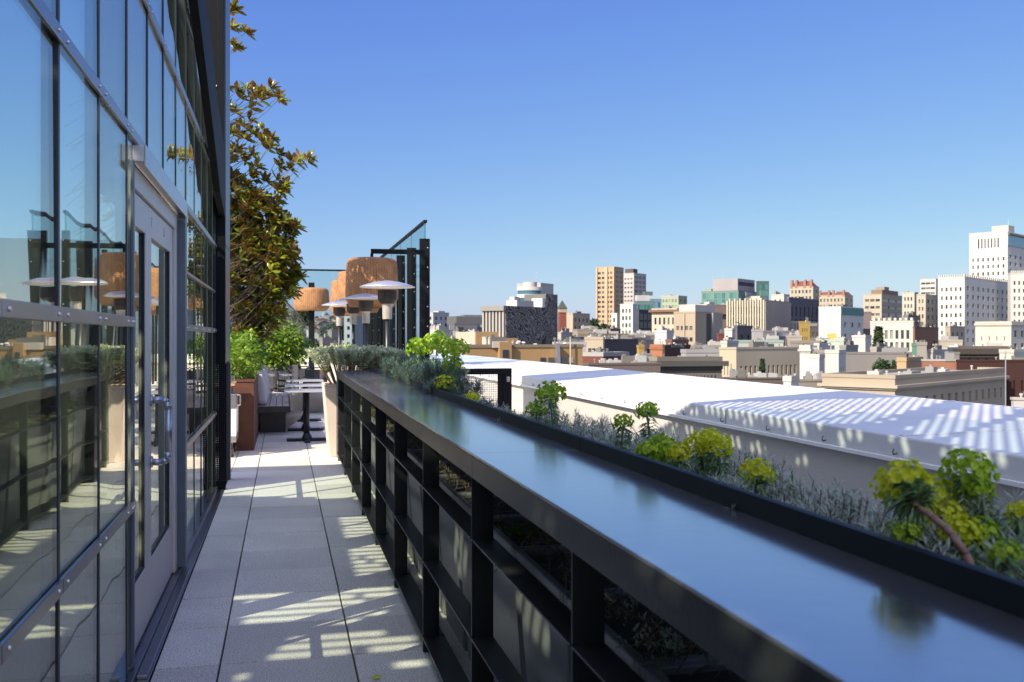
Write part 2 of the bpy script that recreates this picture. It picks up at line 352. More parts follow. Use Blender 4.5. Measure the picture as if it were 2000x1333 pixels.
# ------------------------------------------------------------------ glass pavilion
pav = thing('glass_pavilion','glass walled pavilion with riveted metal rails along the walkway, left side of the photo','pavilion',(-.66,0,0))
XG = 0.0   # local, wall plane at x = -.66
mY = [3.147+.655*k for k in range(-8,12)]; mY[-1]=10.05
rails = [.768,1.587,2.425,3.16,3.80]
D0,D1 = 4.62,6.50
def rtop(y): return 3.6+.37*(8.95-y)
def indoor(y0,y1,z): return y0<D1-.02 and y1>D0+.02 and z<2.40
M_rail=MB()
for i in range(len(mY)-1):
    y0,y1=mY[i],mY[i+1]
    lv=[.045]+rails+[rtop(y1)]
    for q in range(len(lv)-1):
        z0,z1=lv[q],lv[q+1]
        if z1-z0<.1: continue
        if z0>rtop(y1)-.2: continue
        z1=min(z1,rtop(y1))
        a0,a1=y0,y1
        if z0<2.4:
            if a0>=D0-.1 and a1<=D1+.3 : 
                if a0<D1-.3: continue
            if a0<D0 and a1>D0: a1=D0
            if a0<D1 and a1>D1: a0=D1
        cyy=(a0+a1)/2; cz=(z0+z1)/2; hy=(a1-a0)/2; hz=(z1-z0)/2
        subs=[(z0,z1)]
        if abs(z0-1.587)<.01 and y0>D1-.4: subs=[(z0,1.97),(1.97,z1)]
        for (za,zb) in subs:
            b=MB(); b.box(-.006,0,-hy+.008,hy-.008,-(zb-za)/2,(zb-za)/2)
            p=b.build('glass_pane',M['glass'],pav,(0,cyy,(za+zb)/2))
            p.rotation_euler=(0,math.radians(random.gauss(0,.10)),math.radians(random.gauss(0,.22)))
# mullions
for y in mY:
    b=MB(); zlo=.04
    if D0-.05<y<D1+.05: zlo=2.425
    b.box(-.045,.004,y-.011,y+.011,zlo,min(rtop(y),9)); b.build('mullion',M['mull'],pav)
for z in rails:
    segs=[]
    for i in range(len(mY)-1):
        a0,a1=mY[i],mY[i+1]
        if z<2.4:
            if a0<D0<a1: a1=D0
            elif a0<D1<a1: a0=D1
            elif a0>=D0 and a1<=D1: continue
        if z>rtop(a1)-.05: continue
        b=MB(); b.box(.004,.016,a0+.003,a1-.003,z-.023,z+.023)
        rl=b.build('rail',M['rail'],pav,bevel=.002)
        bo=MB()
        for yy in (a0+.06,a1-.06): bo.tube((.016,yy,z),(.021,yy,z),.007,.006,10)
        bo.build('bolts',M['chrome'],rl)
b=MB(); b.box(.004,.012,D1+.25,10.0,1.96,1.98); b.build('transom_strip',M['rail'],pav)
b=MB(); b.box(-.05,.03,-4,10.0,.004,.042); b.box(.0301,.084,-4,10.0,.004,.012); b.build('threshold',M['rail'],pav,bevel=.002)
# door
dr=MB()
dr.box(-.06,.004,D0,D0+.045,.05,2.30); dr.box(-.06,.004,D1-.14,D1-.02,.05,2.30); dr.box(-.06,.004,D0+.045,D1-.14,2.20,2.30)
do=dr.build('door_frame',M['door'],pav,bevel=.004)
b=MB(); b.box(.0,.05,D0+.01,D1+.06,2.31,2.385); b.box(.05,.058,D0+.01,D1+.06,2.29,2.39); b.build('door_canopy',M['silver'],pav,bevel=.003)
b=MB(); b.box(.0,.014,D0-.05,D0-.012,.05,2.31); b.build('jamb_post',M['bluejamb'],pav,bevel=.003)
b=MB(); b.box(.0,.052,D1+.0,D1+.11,.05,2.31); b.build('jamb_post',M['bluejamb'],pav,bevel=.003)
b=MB(); b.box(.031,.078,D0-.1,D1+.1,.0125,.03); b.build('door_sill',M['rail'],pav,bevel=.003)
def leaf(y0,y1,hs):
    b=MB(); st=.105
    b.box(-.05,-.012,y0+.004,y0+st,.055,2.195); b.box(-.05,-.012,y1-st,y1-.004,.055,2.195)
    b.box(-.05,-.012,y0+st,y1-st,.055,.36); b.box(-.05,-.012,y0+st,y1-st,2.04,2.195)
    lf=b.build('door_leaf',M['door'],pav,bevel=.003)
    c=MB(); c.box(-.036,-.03,y0+st,y1-st,.36,2.04); c.build('door_glass',M['glass'],lf)
    k=MB(); k.box(-.03,-.018,y0+st,y0+st+.022,.36,2.04); k.box(-.03,-.018,y1-st-.022,y1-st,.36,2.04); k.box(-.03,-.018,y0+st,y1-st,.36,.375); k.build('gasket',M['rubber'],lf)
    return lf
l1=leaf(D0+.05,5.26,1); l2=leaf(5.26,6.355,-1)
for yy,lf in ((5.34,l2),):
    h=MB(); q=[(-.012,yy,1.19),(.045,yy,1.195),(.068,yy,1.18),(.075,yy,1.14),(.075,yy,.92),(.068,yy,.88),(.045,yy,.865),(-.012,yy,.87)]
    h.path(q,.018,.018,14); h.tube((-.012,yy,1.19),(-.002,yy,1.19),.03,.03,14); h.tube((-.012,yy,.87),(-.002,yy,.87),.03,.03,14)
    h.build('door_handle',M['silver'],lf,smooth=True)
h=MB(); h.path([(-.05,5.34,1.19),(-.10,5.34,1.19),(-.115,5.34,1.15),(-.115,5.34,.91),(-.10,5.34,.87),(-.05,5.34,.87)],.016,.016,12); h.build('inner_handle',M['silver'],l2,smooth=True)
b=MB(); b.box(-.012,-.006,5.36,5.39,2.10,2.15); b.box(-.012,-.006,5.9,5.93,2.10,2.15); b.build('door_closer_plate',M['silver'],l2)
# black corner fin with raking fascia
b=MB(); yb=[(10.05,2.72),(9.27,2.86),(8.82,3.06),(7.83,3.445),(6.86,3.80),(6.4,3.97),(6.4,4.545),(8.95,3.6),(9.78,3.4),(9.78,8.2),(10.88,8.2),(10.88,1.25),(10.05,1.25)]
b.prism(yb,'x',.035,.098); b.build('black_fin',M['fin'],pav,bevel=.004)
b=MB(); b.box(-.02,.0345,10.052,10.11,1.25,8.2); b.build('fin_return',M['fin'],pav)
b=MB(); b.box(.0985,.101,10.06,10.875,2.45,8.1); b.box(.0985,.101,10.06,10.875,1.27,2.44);b.build('fin_side_panel',M['finside'],pav)
b=MB(); b.box(-1.05,.034,9.78,9.9,2.9,8.2); b.box(-1.05,-.95,9.91,10.88,2.9,8.2); b.build('fin_front',M['fin'],pav)
b=MB(); b.box(-.1,.034,9.772,9.779,3.95,3.965); b.build('fin_seam',M['cap'],pav)
b=MB(); b.box(-.01,.113,10.72,10.86,.0,1.25); b.build('fin_base_post',M['finside'],pav,bevel=.003)
# perforated lower screen
b=MB(); nx=6; nz=60; x0,x1,z0,z1=-.02,.101,.04,1.25; cx=(x1-x0)/nx; cz=(z1-z0)/nz
for i in range(nx+1): b.box(x0+i*cx-.0075,x0+i*cx+.0075,10.055,10.061,z0,z1)
for j in range(nz+1): b.box(x0,x1,10.0615,10.065,z0+j*cz-.0075,z0+j*cz+.0075)
b.build('perforated_screen',M['fin'],pav)
b=MB(); b.box(-.02,.101,10.04,10.12,.0,.045); b.build('fin_foot',M['fin'],pav)
# unseen roof mask : flat opaque sheet at z=5 with slatted openings ; shaped to cast the lit patches
def inside(p,poly):
    x,y=p; c=False; n=len(poly)
    for i in range(n):
        x1,y1=poly[i]; x2,y2=poly[(i+1)%n]
        if (y1>y)!=(y2>y) and x<(x2-x1)*(y-y1)/(y2-y1)+x1: c=not c
    return c
ZR=5.0
def fl(pts,sc=.32,ox=260,oy=1000,zf=0):
    out=[]
    for x,y in pts:
        q=pZ(ox+x*sc,oy+y*sc,zf); H=ZR-zf; out.append((q.x-SPX*H,q.y-SPY*H))
    return out
A=[[(690,560),(940,680),(620,660)],[(740,520),(1265,490),(1300,650),(1000,670),(800,540)],[(590,508),(670,508),(770,545),(590,552)],
   [(1320,478),(1555,475),(1555,595)],[(1280,505),(1520,632),(1300,658)],[(960,755),(1110,762),(1225,852),(840,882)],
   [(1165,755),(1640,752),(1660,820),(1330,838),(1240,800)],[(640,935),(1290,875),(1285,903),(680,948)],[(710,985),(1370,925),(1370,948),(800,992)],
   [(1350,873),(1690,848),(1670,872),(1360,888)],[(1430,915),(1705,898),(1700,928),(1470,940)],
   [(1250,60),(1440,50),(1550,300),(1300,235),(1275,140)],[(1305,265),(1430,312),(1325,312)],[(1340,328),(1480,322),(1555,362),(1345,357)],[(1355,378),(1590,378),(1595,415),(1370,418)],
   [(1640,210),(1720,215),(1780,380),(1690,380)],[(1850,590),(1960,590),(1990,650),(1880,660)],[(540,985),(650,990),(640,1010),(520,1015)]]
def grow(P,k):
    cx=sum(q[0] for q in P)/len(P); cy=sum(q[1] for q in P)/len(P); return [(cx+(a-cx)*k,cy+(b-cy)*k) for a,b in P]
openA=[fl(grow(p,1.28)) for p in A]
def fx(pts,X):   # patches on a vertical plane x = X, full photo pixels
    out=[]
    for x,y in pts:
        q=pX(x,y,X); H=ZR-q.z; out.append((q.x-SPX*H,q.y-SPY*H))
    return out
for p in ([(1040,985),(1098,1030),(1098,1080),(1040,1030)],[(1246,1087),(1335,1145),(1335,1230),(1246,1170)],[(1425,1190),(1530,1260),(1530,1400),(1425,1310)]):
    openA.append(fx(p,.655))
openA.append(fx([(700,760),(860,850),(860,930),(700,800)],.655))
for p in ([(1000,1140),(1060,1180),(1075,1295),(1015,1220)],[(880,1040),(905,1050),(905,1140),(880,1110)],[(800,890),(830,900),(840,970),(810,960)]):
    openA.append(fx(p,.80))
roof=MB(); XA0,XA1=-7.4,-2.2; pitch=.125; slot=.09
def yedge(x): return 6.11-.39*(x+5.83) if x<-4.6 else 5.63-.37*(x+4.6)
roof.prism([(-9.2,-8),(XA0,-8),(XA0,yedge(XA0)),(-9.2,yedge(-9.2))],'z',ZR,ZR+.01)
roof.prism([(XA1,-8),(-1.0,-8),(-1.0,yedge(-1.0)),(XA1,yedge(XA1))],'z',ZR,ZR+.01)
y=-8.0
while y<6.8:
    xe=XA0 if False else None
    # slat
    a=XA0; b_=XA1
    # clip to edge (edge falls with x)
    def clip(yv):
        xx=XA1
        while xx>XA0 and yedge(xx)<yv: xx-=.05
        return xx
    xc=clip(y+pitch)
    if xc>XA0+.1:
        roof.box(XA0,xc,y,y+pitch-slot,ZR,ZR+.006)
        ym=y+pitch-slot/2; n=110; prev=None; st=None
        for i in range(n+1):
            xm=XA0+(xc-XA0)*i/n; op=any(inside((xm,ym),p) for p in openA)
            if not op and st is None: st=xm
            if (op or i==n) and st is not None:
                if xm-st>.01: roof.box(st,xm,y+pitch-slot,y+pitch,ZR+.001,ZR+.005)
                st=None
    y+=pitch
roof.build('light_mask_roof',M['darkwall'],pav,(.66,0,0))
# unseen screen added above the wall : slots shaped to stripe the white roof next door
WX=3.6; FOLD=.925; DRIP=.784; RX=5.6; RZ=.974
def proof(x,y):
    u=(x-1000)/FPX; a=ST+u*CT; v=(Y0-y)/FPX; m=(RZ-FOLD)/(RX-WX)
    # HC + v d = FOLD + m (a d - WX)
    d=(FOLD-m*WX-HC)/(v-m*a); return Vector((a*d,d*(CT-u*ST),HC+v*d))
def back(q):
    H=(q.x+.66)/SPX; return (q.y-SPY*H,q.z+H)
def c1(pts): return [(1200+x*.22,760+y*.22) for x,y in pts]
def c2(pts): return [(1600+x*.255,760+y*.255) for x,y in pts]
OB=[]
for p in ([(250,480),(540,270),(585,560),(250,600)],[(600,285),(770,330),(800,600),(650,600)],[(800,330),(1130,400),(1145,670),(820,560)],[(1180,430),(1310,440),(1305,600),(1190,645)],[(1380,650),(1735,525),(1735,620),(1390,775)],[(1330,455),(1375,460),(1375,560),(1335,555)],[(1650,230),(1770,150),(1780,210),(1660,245)]):
    OB.append([back(pX(a,b,WX)) for a,b in c1(p)])
for p in ([(670,215),(760,140),(770,200),(680,240)],[(800,150),(1110,200),(1110,262),(800,190)],[(1160,205),(1270,225),(1265,305),(1165,285)],[(1290,230),(1745,305),(1745,392),(1300,300)],[(1810,310),(1850,315),(1845,345),(1815,340)]):
    OB.append([back(pX(a,b,WX)) for a,b in c1(p)])
for p in ([(970,420),(1560,505),(1530,590),(975,480)],[(165,330),(262,310),(255,440),(170,430)],[(310,315),(382,325),(365,392),(320,380)],[(530,340),(590,350),(580,400),(540,380)],[(620,370),(745,400),(735,525),(640,475)],[(180,720),(345,720),(335,850),(190,850)],[(430,930),(480,930),(480,1030),(430,1020)]):
    OB.append([back(pX(a,b,WX)) for a,b in c2(p)])
for p in ([(800,146),(1000,122),(1500,105),(2000,88),(2000,240),(1760,303),(1290,228)],):
    OB.append([back(proof(a,b)) for a,b in c1(p)])
for p in ([(0,90),(500,66),(900,62),(1040,82),(650,190),(320,268),(0,268)],[(450,260),(560,222),(640,222),(500,268)],[(680,305),(1200,105),(1560,150),(1500,190),(1000,370),(840,385)],[(960,415),(1330,285),(1700,190),(1750,540),(1500,485)]):
    OB.append([back(proof(a,b)) for a,b in c2(p)])
scr=MB(); pit=.115; slt=.055; lean=-.52   # dy per dz downwards toward camera => y = yb + .52*(z-zb)
def region(y,z):
    top = rtop(y) if y>5.2 else (4.98+(5.2-y)*(1.95/.7) if y>4.5 else 6.95)
    return 4.12<z<min(top,6.95) and y<6.4
zb=4.1
yb=-6.5
k=0
while yb<6.6:
    for part in (0,1):
        ya=yb if part==0 else yb+pit-slt; wd=(pit-slt) if part==0 else slt
        st=None; n=90
        for i in range(n+1):
            z=4.12+(6.95-4.12)*i/n; yy=ya+wd/2+.52*(z-zb)
            ok=region(yy,z) and (part==0 or not any(inside((yy,z),p) for p in OB))
            if ok and st is None: st=z
            if ((not ok) or i==n) and st is not None:
                if z-st>.015:
                    q0=(ya+.52*(st-zb),st); q1=(ya+wd+.52*(st-zb),st); q2=(ya+wd+.52*(z-zb),z); q3=(ya+.52*(z-zb),z)
                    xx=-.03 if part==0 else -.029
                    scr.prism([q0,q1,q2,q3],'x',xx,xx+(.007 if part==0 else .005))
                st=None
    yb+=pit
scr.build('added_stripe_screen',M['darkwall'],pav)
# interior
b=MB(); b.box(-9.3,-.05,-8,10.0,-.02,.0); b.build('interior_floor',M['intfloor'],pav)
b=MB(); b.box(-9.4,-9.3,-8,10,0,4.9); b.box(-9.3,-.06,-8.1,-8,0,4.9); b.build('back_wall',M['darkwall'],pav)
b=MB(); b.box(-9.3,-.07,9.9,9.96,0,2.45); b.build('end_partition',M['darkwall'],pav)
for yy in (1.2,5.2,9.2):
    b=MB(); b.box(-8.1,-7.95,yy-.08,yy+.08,0,5.0); b.build('interior_column',M['darkwall'],pav)
def sofa(x,y,rz,label):
    t=thing('sofa',label,'sofa',(x,y,0),rz)
    b=MB(); b.box(-.9,.9,-.42,.42,.12,.42); b.build('base',M['greenfab'],t,bevel=.04)
    b=MB(); b.box(-.9,.9,.25,.45,.42,.82); b.build('backrest',M['greenfab'],t,bevel=.06)
    for s_ in (-1,1):
        b=MB(); b.box(s_*.82-.1,s_*.82+.1,-.42,.25,.42,.62); b.build('armrest',M['greenfab'],t,bevel=.05)
        b=MB(); b.box(s_*.40-.38,s_*.40+.38,-.40,.25,.425,.53); b.build('seat_cushion',M['greenfab'],t,bevel=.04)
    return t
sofa(-1.75,3.0,math.radians(100),'dark green sofa inside behind the nearest glass pane')
sofa(-3.4,6.6,math.radians(200),'dark green sofa further inside the pavilion, behind the door')
t=thing('coffee_table','low round coffee table inside the pavilion beside the near sofa','table',(-2.7,4.0,0))
MB().lathe([(0,.40),(.4,.40),(.4,.43),(0,.43)]).build('table_top',M['owood'],t); MB().tube((0,0,0),(0,0,.4),.03).build('pedestal',M['black'],t)
# ------------------------------------------------------------------ neighbouring white building
wb=thing('white_parapet_building','white membrane roof and rendered wall of the low building next door, right of the railing','building',(0,0,0))
b=MB(); b.prism([(WX+.03,GZ),(9,GZ),(9,RZ-.4),(RX,RZ-.03),(WX+.03,FOLD-.03)],'y',-9,34); b.build('wall',M['wwall'],wb)
b=MB(); b.prism([(WX,DRIP),(WX+.029,DRIP),(WX+.029,FOLD-.029),(RX,RZ-.029),(9,RZ-.39),(9,RZ-.36),(RX,RZ),(WX,FOLD)],'y',-9,34.01); b.build('roof_membrane',M['white'],wb,bevel=.012)
b=MB(); b.box(WX-.03,WX-.001,-9,34,DRIP-.015,DRIP+.012); b.build('drip_edge',M['cap'],wb,bevel=.003)
for i in range(22):
    y=1.213*WX-.02+.785*i-2.35
    b=MB(); b.path([(WX-.002,y,DRIP+.035),(WX-.025,y,DRIP+.03),(WX-.03,y,DRIP+.05),(WX-.02,y,DRIP+.065)],.0045,.003,6); b.build('hook',M['steel'],wb)
m_=(RZ-FOLD)/(RX-WX)
for k in range(16):
    yy=1.0+2.05*k; b=MB(); b.prism([(WX+.02,FOLD+m_*.02+.0008),(RX-.02,RZ-m_*.02+.0008),(RX-.02,RZ-m_*.02+.0055),(WX+.02,FOLD+m_*.02+.0055)],'y',yy,yy+.05); b.build('roof_lap_seam',M['white'],wb)
for yy in (2.2,7.45,12.7,18):
    b=MB(); b.box(WX-.003,WX-.0005,yy,yy+.008,DRIP+.013,FOLD-.012); b.build('membrane_seam',M['charcoal'],wb)
# ------------------------------------------------------------------ bar counter rail
ct=thing('bar_rail','dark steel bar-height counter rail with open shelves running along the walkway','counter',(0,0,0))
CY0,CY1=-1.6,12.35; seams=[CY0,.93,3.37,5.81,8.25,10.6,CY1]
for i in range(len(seams)-1):
    a,c=seams[i]+.0012,seams[i+1]-.0012
    b=MB(); b.box(.652,1.052,a,c,1.099,1.107); tp=b.build('counter_top',M['steel_top'],ct,bevel=.0015)
    b=MB(); b.box(.652,.658,a,c,1.02,1.0985); b.build('fascia',M['steel'],ct,bevel=.0015)
    b=MB(); b.box(1.0525,1.060,a,c,1.02,1.154); b.box(1.0605,1.075,a,c,1.147,1.154); b.build('back_upstand',M['lip'],ct,bevel=.0015)
b=MB(); b.box(.66,1.05,CY0,CY1,1.06,1.0985); b.build('top_core',M['black'],ct)
pys=[2.16+1.236*k for k in range(-3,9)]
for y in pys:
    b=MB(); b.box(.656,.735,y,y+.012,.0,1.059); b.box(.70,.735,y+.0125,y+.05,.0,1.059); b.build('post',M['black'],ct,bevel=.001)
b=MB(); b.box(.652,1.06,CY1-.006,CY1,0,1.098); b.build('end_panel',M['silver'],ct)
pe=[CY0]+pys+[CY1-.006]
for z in (.80,.444,.077):
    for i in range(len(pe)-1):
        a,c=pe[i]+(.013 if i else 0),pe[i+1]-.001
        b=MB(); b.box(.653,.735 if z>.1 else .76,a,c,z-.006,z); b.build('shelf',M['steel'],ct,bevel=.001)
# planters behind
y=-1.0; k=0; PLP=[]
proto=None
while y<12.0:
    if proto is None:
        proto=thing('trough_planter','','planter',(1.09,y+.3,0),0,'grey tapered planters lined up behind the counter shelves')
        b=MB(); b.frustum(0,0,.0,.745,.24,.262,.295,.298); b.build('body',M['planter'],proto,bevel=.015)
        b=MB()
        for (x0,x1,y0,y1) in ((-.30,.30,-.3035,-.275),(-.30,.30,.275,.3035),(-.30,-.272,-.275,.275),(.272,.30,-.275,.275)): b.box(x0,x1,y0,y1,.7455,.775)
        b.build('rim',M['planter'],proto,bevel=.006)
        b=MB(); b.box(-.27,.27,-.27,.27,.7455,.757); b.build('soil',M['soil'],proto); t=proto
    else: t=dup(proto,(1.09,y+.3,0))
    t['label']='grey tapered planter in the row behind the counter shelves'
    PLP.append(y+.3); y+=.617; k+=1
# ------------------------------------------------------------------ planting
def needle_stem(p0, p1, n, L, W, spread=1.0, r0=.0):
    p0=np.array(p0,float); p1=np.array(p1,float); t=np.sort(rng.random(n))**.7
    P=p0+(p1-p0)*t[:,None]; ax=(p1-p0)/np.linalg.norm(p1-p0)
    a=rng.random(n)*2*math.pi; e1=np.cross(ax,[.3,.7,.2]); e1/=np.linalg.norm(e1); e2=np.cross(ax,e1)
    out=np.cos(a)[:,None]*e1+np.sin(a)[:,None]*e2
    k=(1-t)*.9+.85
    D=out*(k*spread)[:,None]+ax*(1.25-k*.45)[:,None]
    return leaves(P,D,L*(.7+.5*rng.random(n)),np.full(n,W),droop=.05)
def shrub_meshes(name, nst, h, rad, L, W, per, sparse=False):
    parts=[]; st=MB()
    for i in range(nst):
        a=rng.random()*2*math.pi; r=rad*math.sqrt(rng.random())
        x,y=r*math.cos(a),r*math.sin(a); hh=h*(.84+.16*rng.random())*(1-.10*(r/rad)**2)
        tip=(x*1.25+rng.normal(0,.015),y*1.25+rng.normal(0,.015),hh)
        mid=(x*.9,y*.9,hh-.15-.05*rng.random())
        parts.append(needle_stem(mid,tip,per,L,W))
        st.tube((x*.45,y*.45,0),mid,.004,.003,5); st.tube(mid,tip,.003,.0015,5)
    V,F=join(parts); return npmesh(name,V,F), st
silver=[]
for k in range(4):
    me,st=shrub_meshes('needles',120,.385,.22,.036,.0040,46)
    silver.append((me,st))
grey=[]
for k in range(2):
    me,st=shrub_meshes('needles',70,.50,.18,.060,.0062,50)
    grey.append((me,st))
pale=[]
for k in range(2):
    me,st=shrub_meshes('needles',120,.50,.30,.050,.015,60)
    pale.append((me,st))
def shrub(kind,name,label,cat,loc,sc=1.0,rz=None,group=None,mt='silverleaf'):
    me,st=random.choice(kind); t=thing(name,label,cat,loc,random.random()*6 if rz is None else rz,group); t.scale=(sc,sc,sc) if not isinstance(sc,tuple) else sc
    o=bpy.data.objects.new('foliage',me); COL.objects.link(o); o.parent=t
    if not me.materials: me.materials.append(M[mt])
    if not isinstance(st,bpy.types.Mesh):
        s_=st.build('stems',M['twig'],t); kind[[i for i,x in enumerate(kind) if x[0] is me][0]]=(me,s_.data)
    else:
        o=bpy.data.objects.new('stems',st); COL.objects.link(o); o.parent=t
    return t
zs=.757
YS=[1.25,1.7,2.15,2.55,2.95,3.35,3.75,4.2,4.6]
LB=['silver needle-leaved shrub nearest the camera behind the counter upstand','silver needle-leaved shrub second from the camera behind the upstand',
'silver shrub in front of the dappled white wall, below the thick brown flower stem','silver shrub in front of the dappled wall, left of the lone light spots',
'silver shrub just right of the small round yellow-green flower head','silver shrub around the small yellow-green flower head on the railing',
'silver shrub under the broad yellow flower head in the middle of the railing','silver shrub beside the green flower heads low on the upstand','silver shrub left of the broad green flower heads']
for i,y in enumerate(YS):
    shrub(silver,'silver_shrub',LB[i],'shrub',(1.35+.04*math.sin(i*2.1),y,zs),(.86 if i<2 else .98)*(1+.05*math.sin(i*3.3)))
shrub(silver,'silver_shrub','blurred silver shrub at the right edge of the photo among yellow flower heads','shrub',(1.42,1.62,zs),1.12)
for i,(px,py,X,lab) in enumerate([(1125,790,1.25,'silver upright shrub right of the leftmost lone flower stalk'),(1165,805,1.2,'silver upright shrub between two lone green flower stalks'),(1100,825,1.2,'small silver shrub at the foot of the leftmost lone flower stalk')]):
    q=pX(px,py,X); shrub(silver,'silver_shrub',lab,'shrub',(X,q.y,zs),(.75,.75,(q.z-zs)/.50))
for i,(px,py,lab) in enumerate([(785,690,'dark grey-green shrub at the left end of the leafy cluster by the fins'),(812,700,'dark grey-green shrub below the leftmost round green flower head of the cluster'),(838,708,'dark grey-green shrub in the middle of the cluster below the green flower heads'),
     (862,705,'dark grey-green shrub right of the middle of the cluster'),(885,735,'dark grey-green shrub at the right end of the cluster, left of the mesh gate'),(905,772,'small grey-green shrub in front of the mesh gate')]):
    X=1.22; q=pX(px,py,X); shrub(grey,'grey_shrub',lab,'shrub',(X,q.y,zs),(.95,.95,(q.z-zs)/.50),mt='greyleaf')
for i,y in enumerate([5.1,5.6,6.1,6.7,7.3,9.6,10.4,11.2,11.9]):
    shrub(silver,'silver_shrub','low silver shrub hidden low behind the upstand in the planter row' ,'shrub',(1.33,y,zs),.80,group='low silver shrubs in the planter row')
# euphorbias
EU=thing('x','x','x'); bpy.data.objects.remove(EU)
def head_mesh(n,R):
    # dome of small cupped bracts
    V=[];F=[]; 
    for i in range(n):
        u=1-1.45*(i+.5)/n; a=i*2.39996; s_=math.sqrt(max(0,1-u*u))
        d=Vector((s_*math.cos(a),s_*math.sin(a),u)); d+=Vector(rng.normal(0,.12,3)); d.normalize()
        c=Vector((d.x*R,d.y*R,d.z*R*.82))*(0.74+.40*rng.random()); e1=d.orthogonal().normalized(); e2=d.cross(e1); r=R*.175*(.75+.55*rng.random())
        k=len(V); V.append(tuple(c-d*r*.5))
        m=7
        for j in range(m):
            t=2*math.pi*j/m; rr=r*(1 if j%2 else .86); V.append(tuple(c+e1*math.cos(t)*rr+e2*math.sin(t)*rr+d*r*.18))
        for j in range(m): F.append((k,k+1+j,k+1+(j+1)%m))
        # stalk
        k=len(V); b=c*.25; V+=[tuple(b+e1*R*.012),tuple(c-d*r*.45),tuple(b-e1*R*.012)]; F.append((k,k+1,k+2))
        k=len(V); q=c-d*r*.2; V+=[tuple(q+e1*r*.3),tuple(q+e2*r*.3),tuple(q-e1*r*.3+d*r*.35)]; F.append((k,k+1,k+2))
    return npmesh('bracts',np.array(V),np.array(F))
heads=[head_mesh(84,.075) for _ in range(3)]
headmats={}
def eu(px,py,dpx,X,label,tint='lime',base=None,stem_h=.30,bare=False,group=None):
    dpx*=1.32 if px>1270 else 1.15
    q=pX(px,py,X); u=(px-1000)/FPX; d=X/(ST+u*CT); R=dpx/2/FPX*d
    if base is None: bq=Vector((q.x+random.uniform(-.06,.04),q.y+random.uniform(-.10,.10),zs))
    else: bq=Vector(base)
    t=thing('euphorbia',label,'plant',tuple(bq),0,group)
    ax=(q-bq); 
    src=random.choice(heads); me=src.copy(); me.materials.clear(); me.materials.append(M[tint])
    o=bpy.data.objects.new('flower_head',me); COL.objects.link(o); o.parent=t; o.location=ax; s_=R/.075
    o.scale=(s_,s_,s_); o.rotation_euler=(random.uniform(-.3,.3),random.uniform(-.3,.3),random.random()*6)
    st=MB(); mid=ax*.5+Vector((random.uniform(-.02,.02),random.uniform(-.03,.03),.02)); st.path([(0,0,0),tuple(mid),tuple(ax*.96)],.006,.004,8) if not bare else st.path([tuple(ax*k/8*(.98)+(mid-ax*.5)*4*k/8*(1-k/8)+Vector((random.uniform(-.004,.004),random.uniform(-.006,.006),random.uniform(-.004,.004)+.012*math.sin(k*.8)))) for k in range(-3,9)],.0085,.0055,9)
    st.build('stem',M['stem'] if bare else M['euleaf'],t,smooth=True)
    n=190; tt=rng.random(n)
    lo=.30 if not bare else .72
    tt=lo+(1-lo)*tt
    P=np.array([list(mid*(1-abs(1-2*a))+ (ax*a*0)) for a in tt]) if False else np.array([[*(ax*a)] for a in tt])
    P+=np.array([[*( (mid-ax*.5)*4*a*(1-a))] for a in tt])
    a=rng.random(n)*2*math.pi; axn=np.array(ax.normalized()); e1=np.cross(axn,[.2,.9,.3]); e1/=np.linalg.norm(e1); e2=np.cross(axn,e1)
    D=(np.cos(a)[:,None]*e1+np.sin(a)[:,None]*e2)+axn*.12
    V,F=leaves(P,D,.062*(.7+.5*rng.random(n))*max(.8,s_**.5),np.full(n,.0105),droop=.35)
    link('leaves',npmesh('leaves',V,F),M['euleaf'],t)
    return t
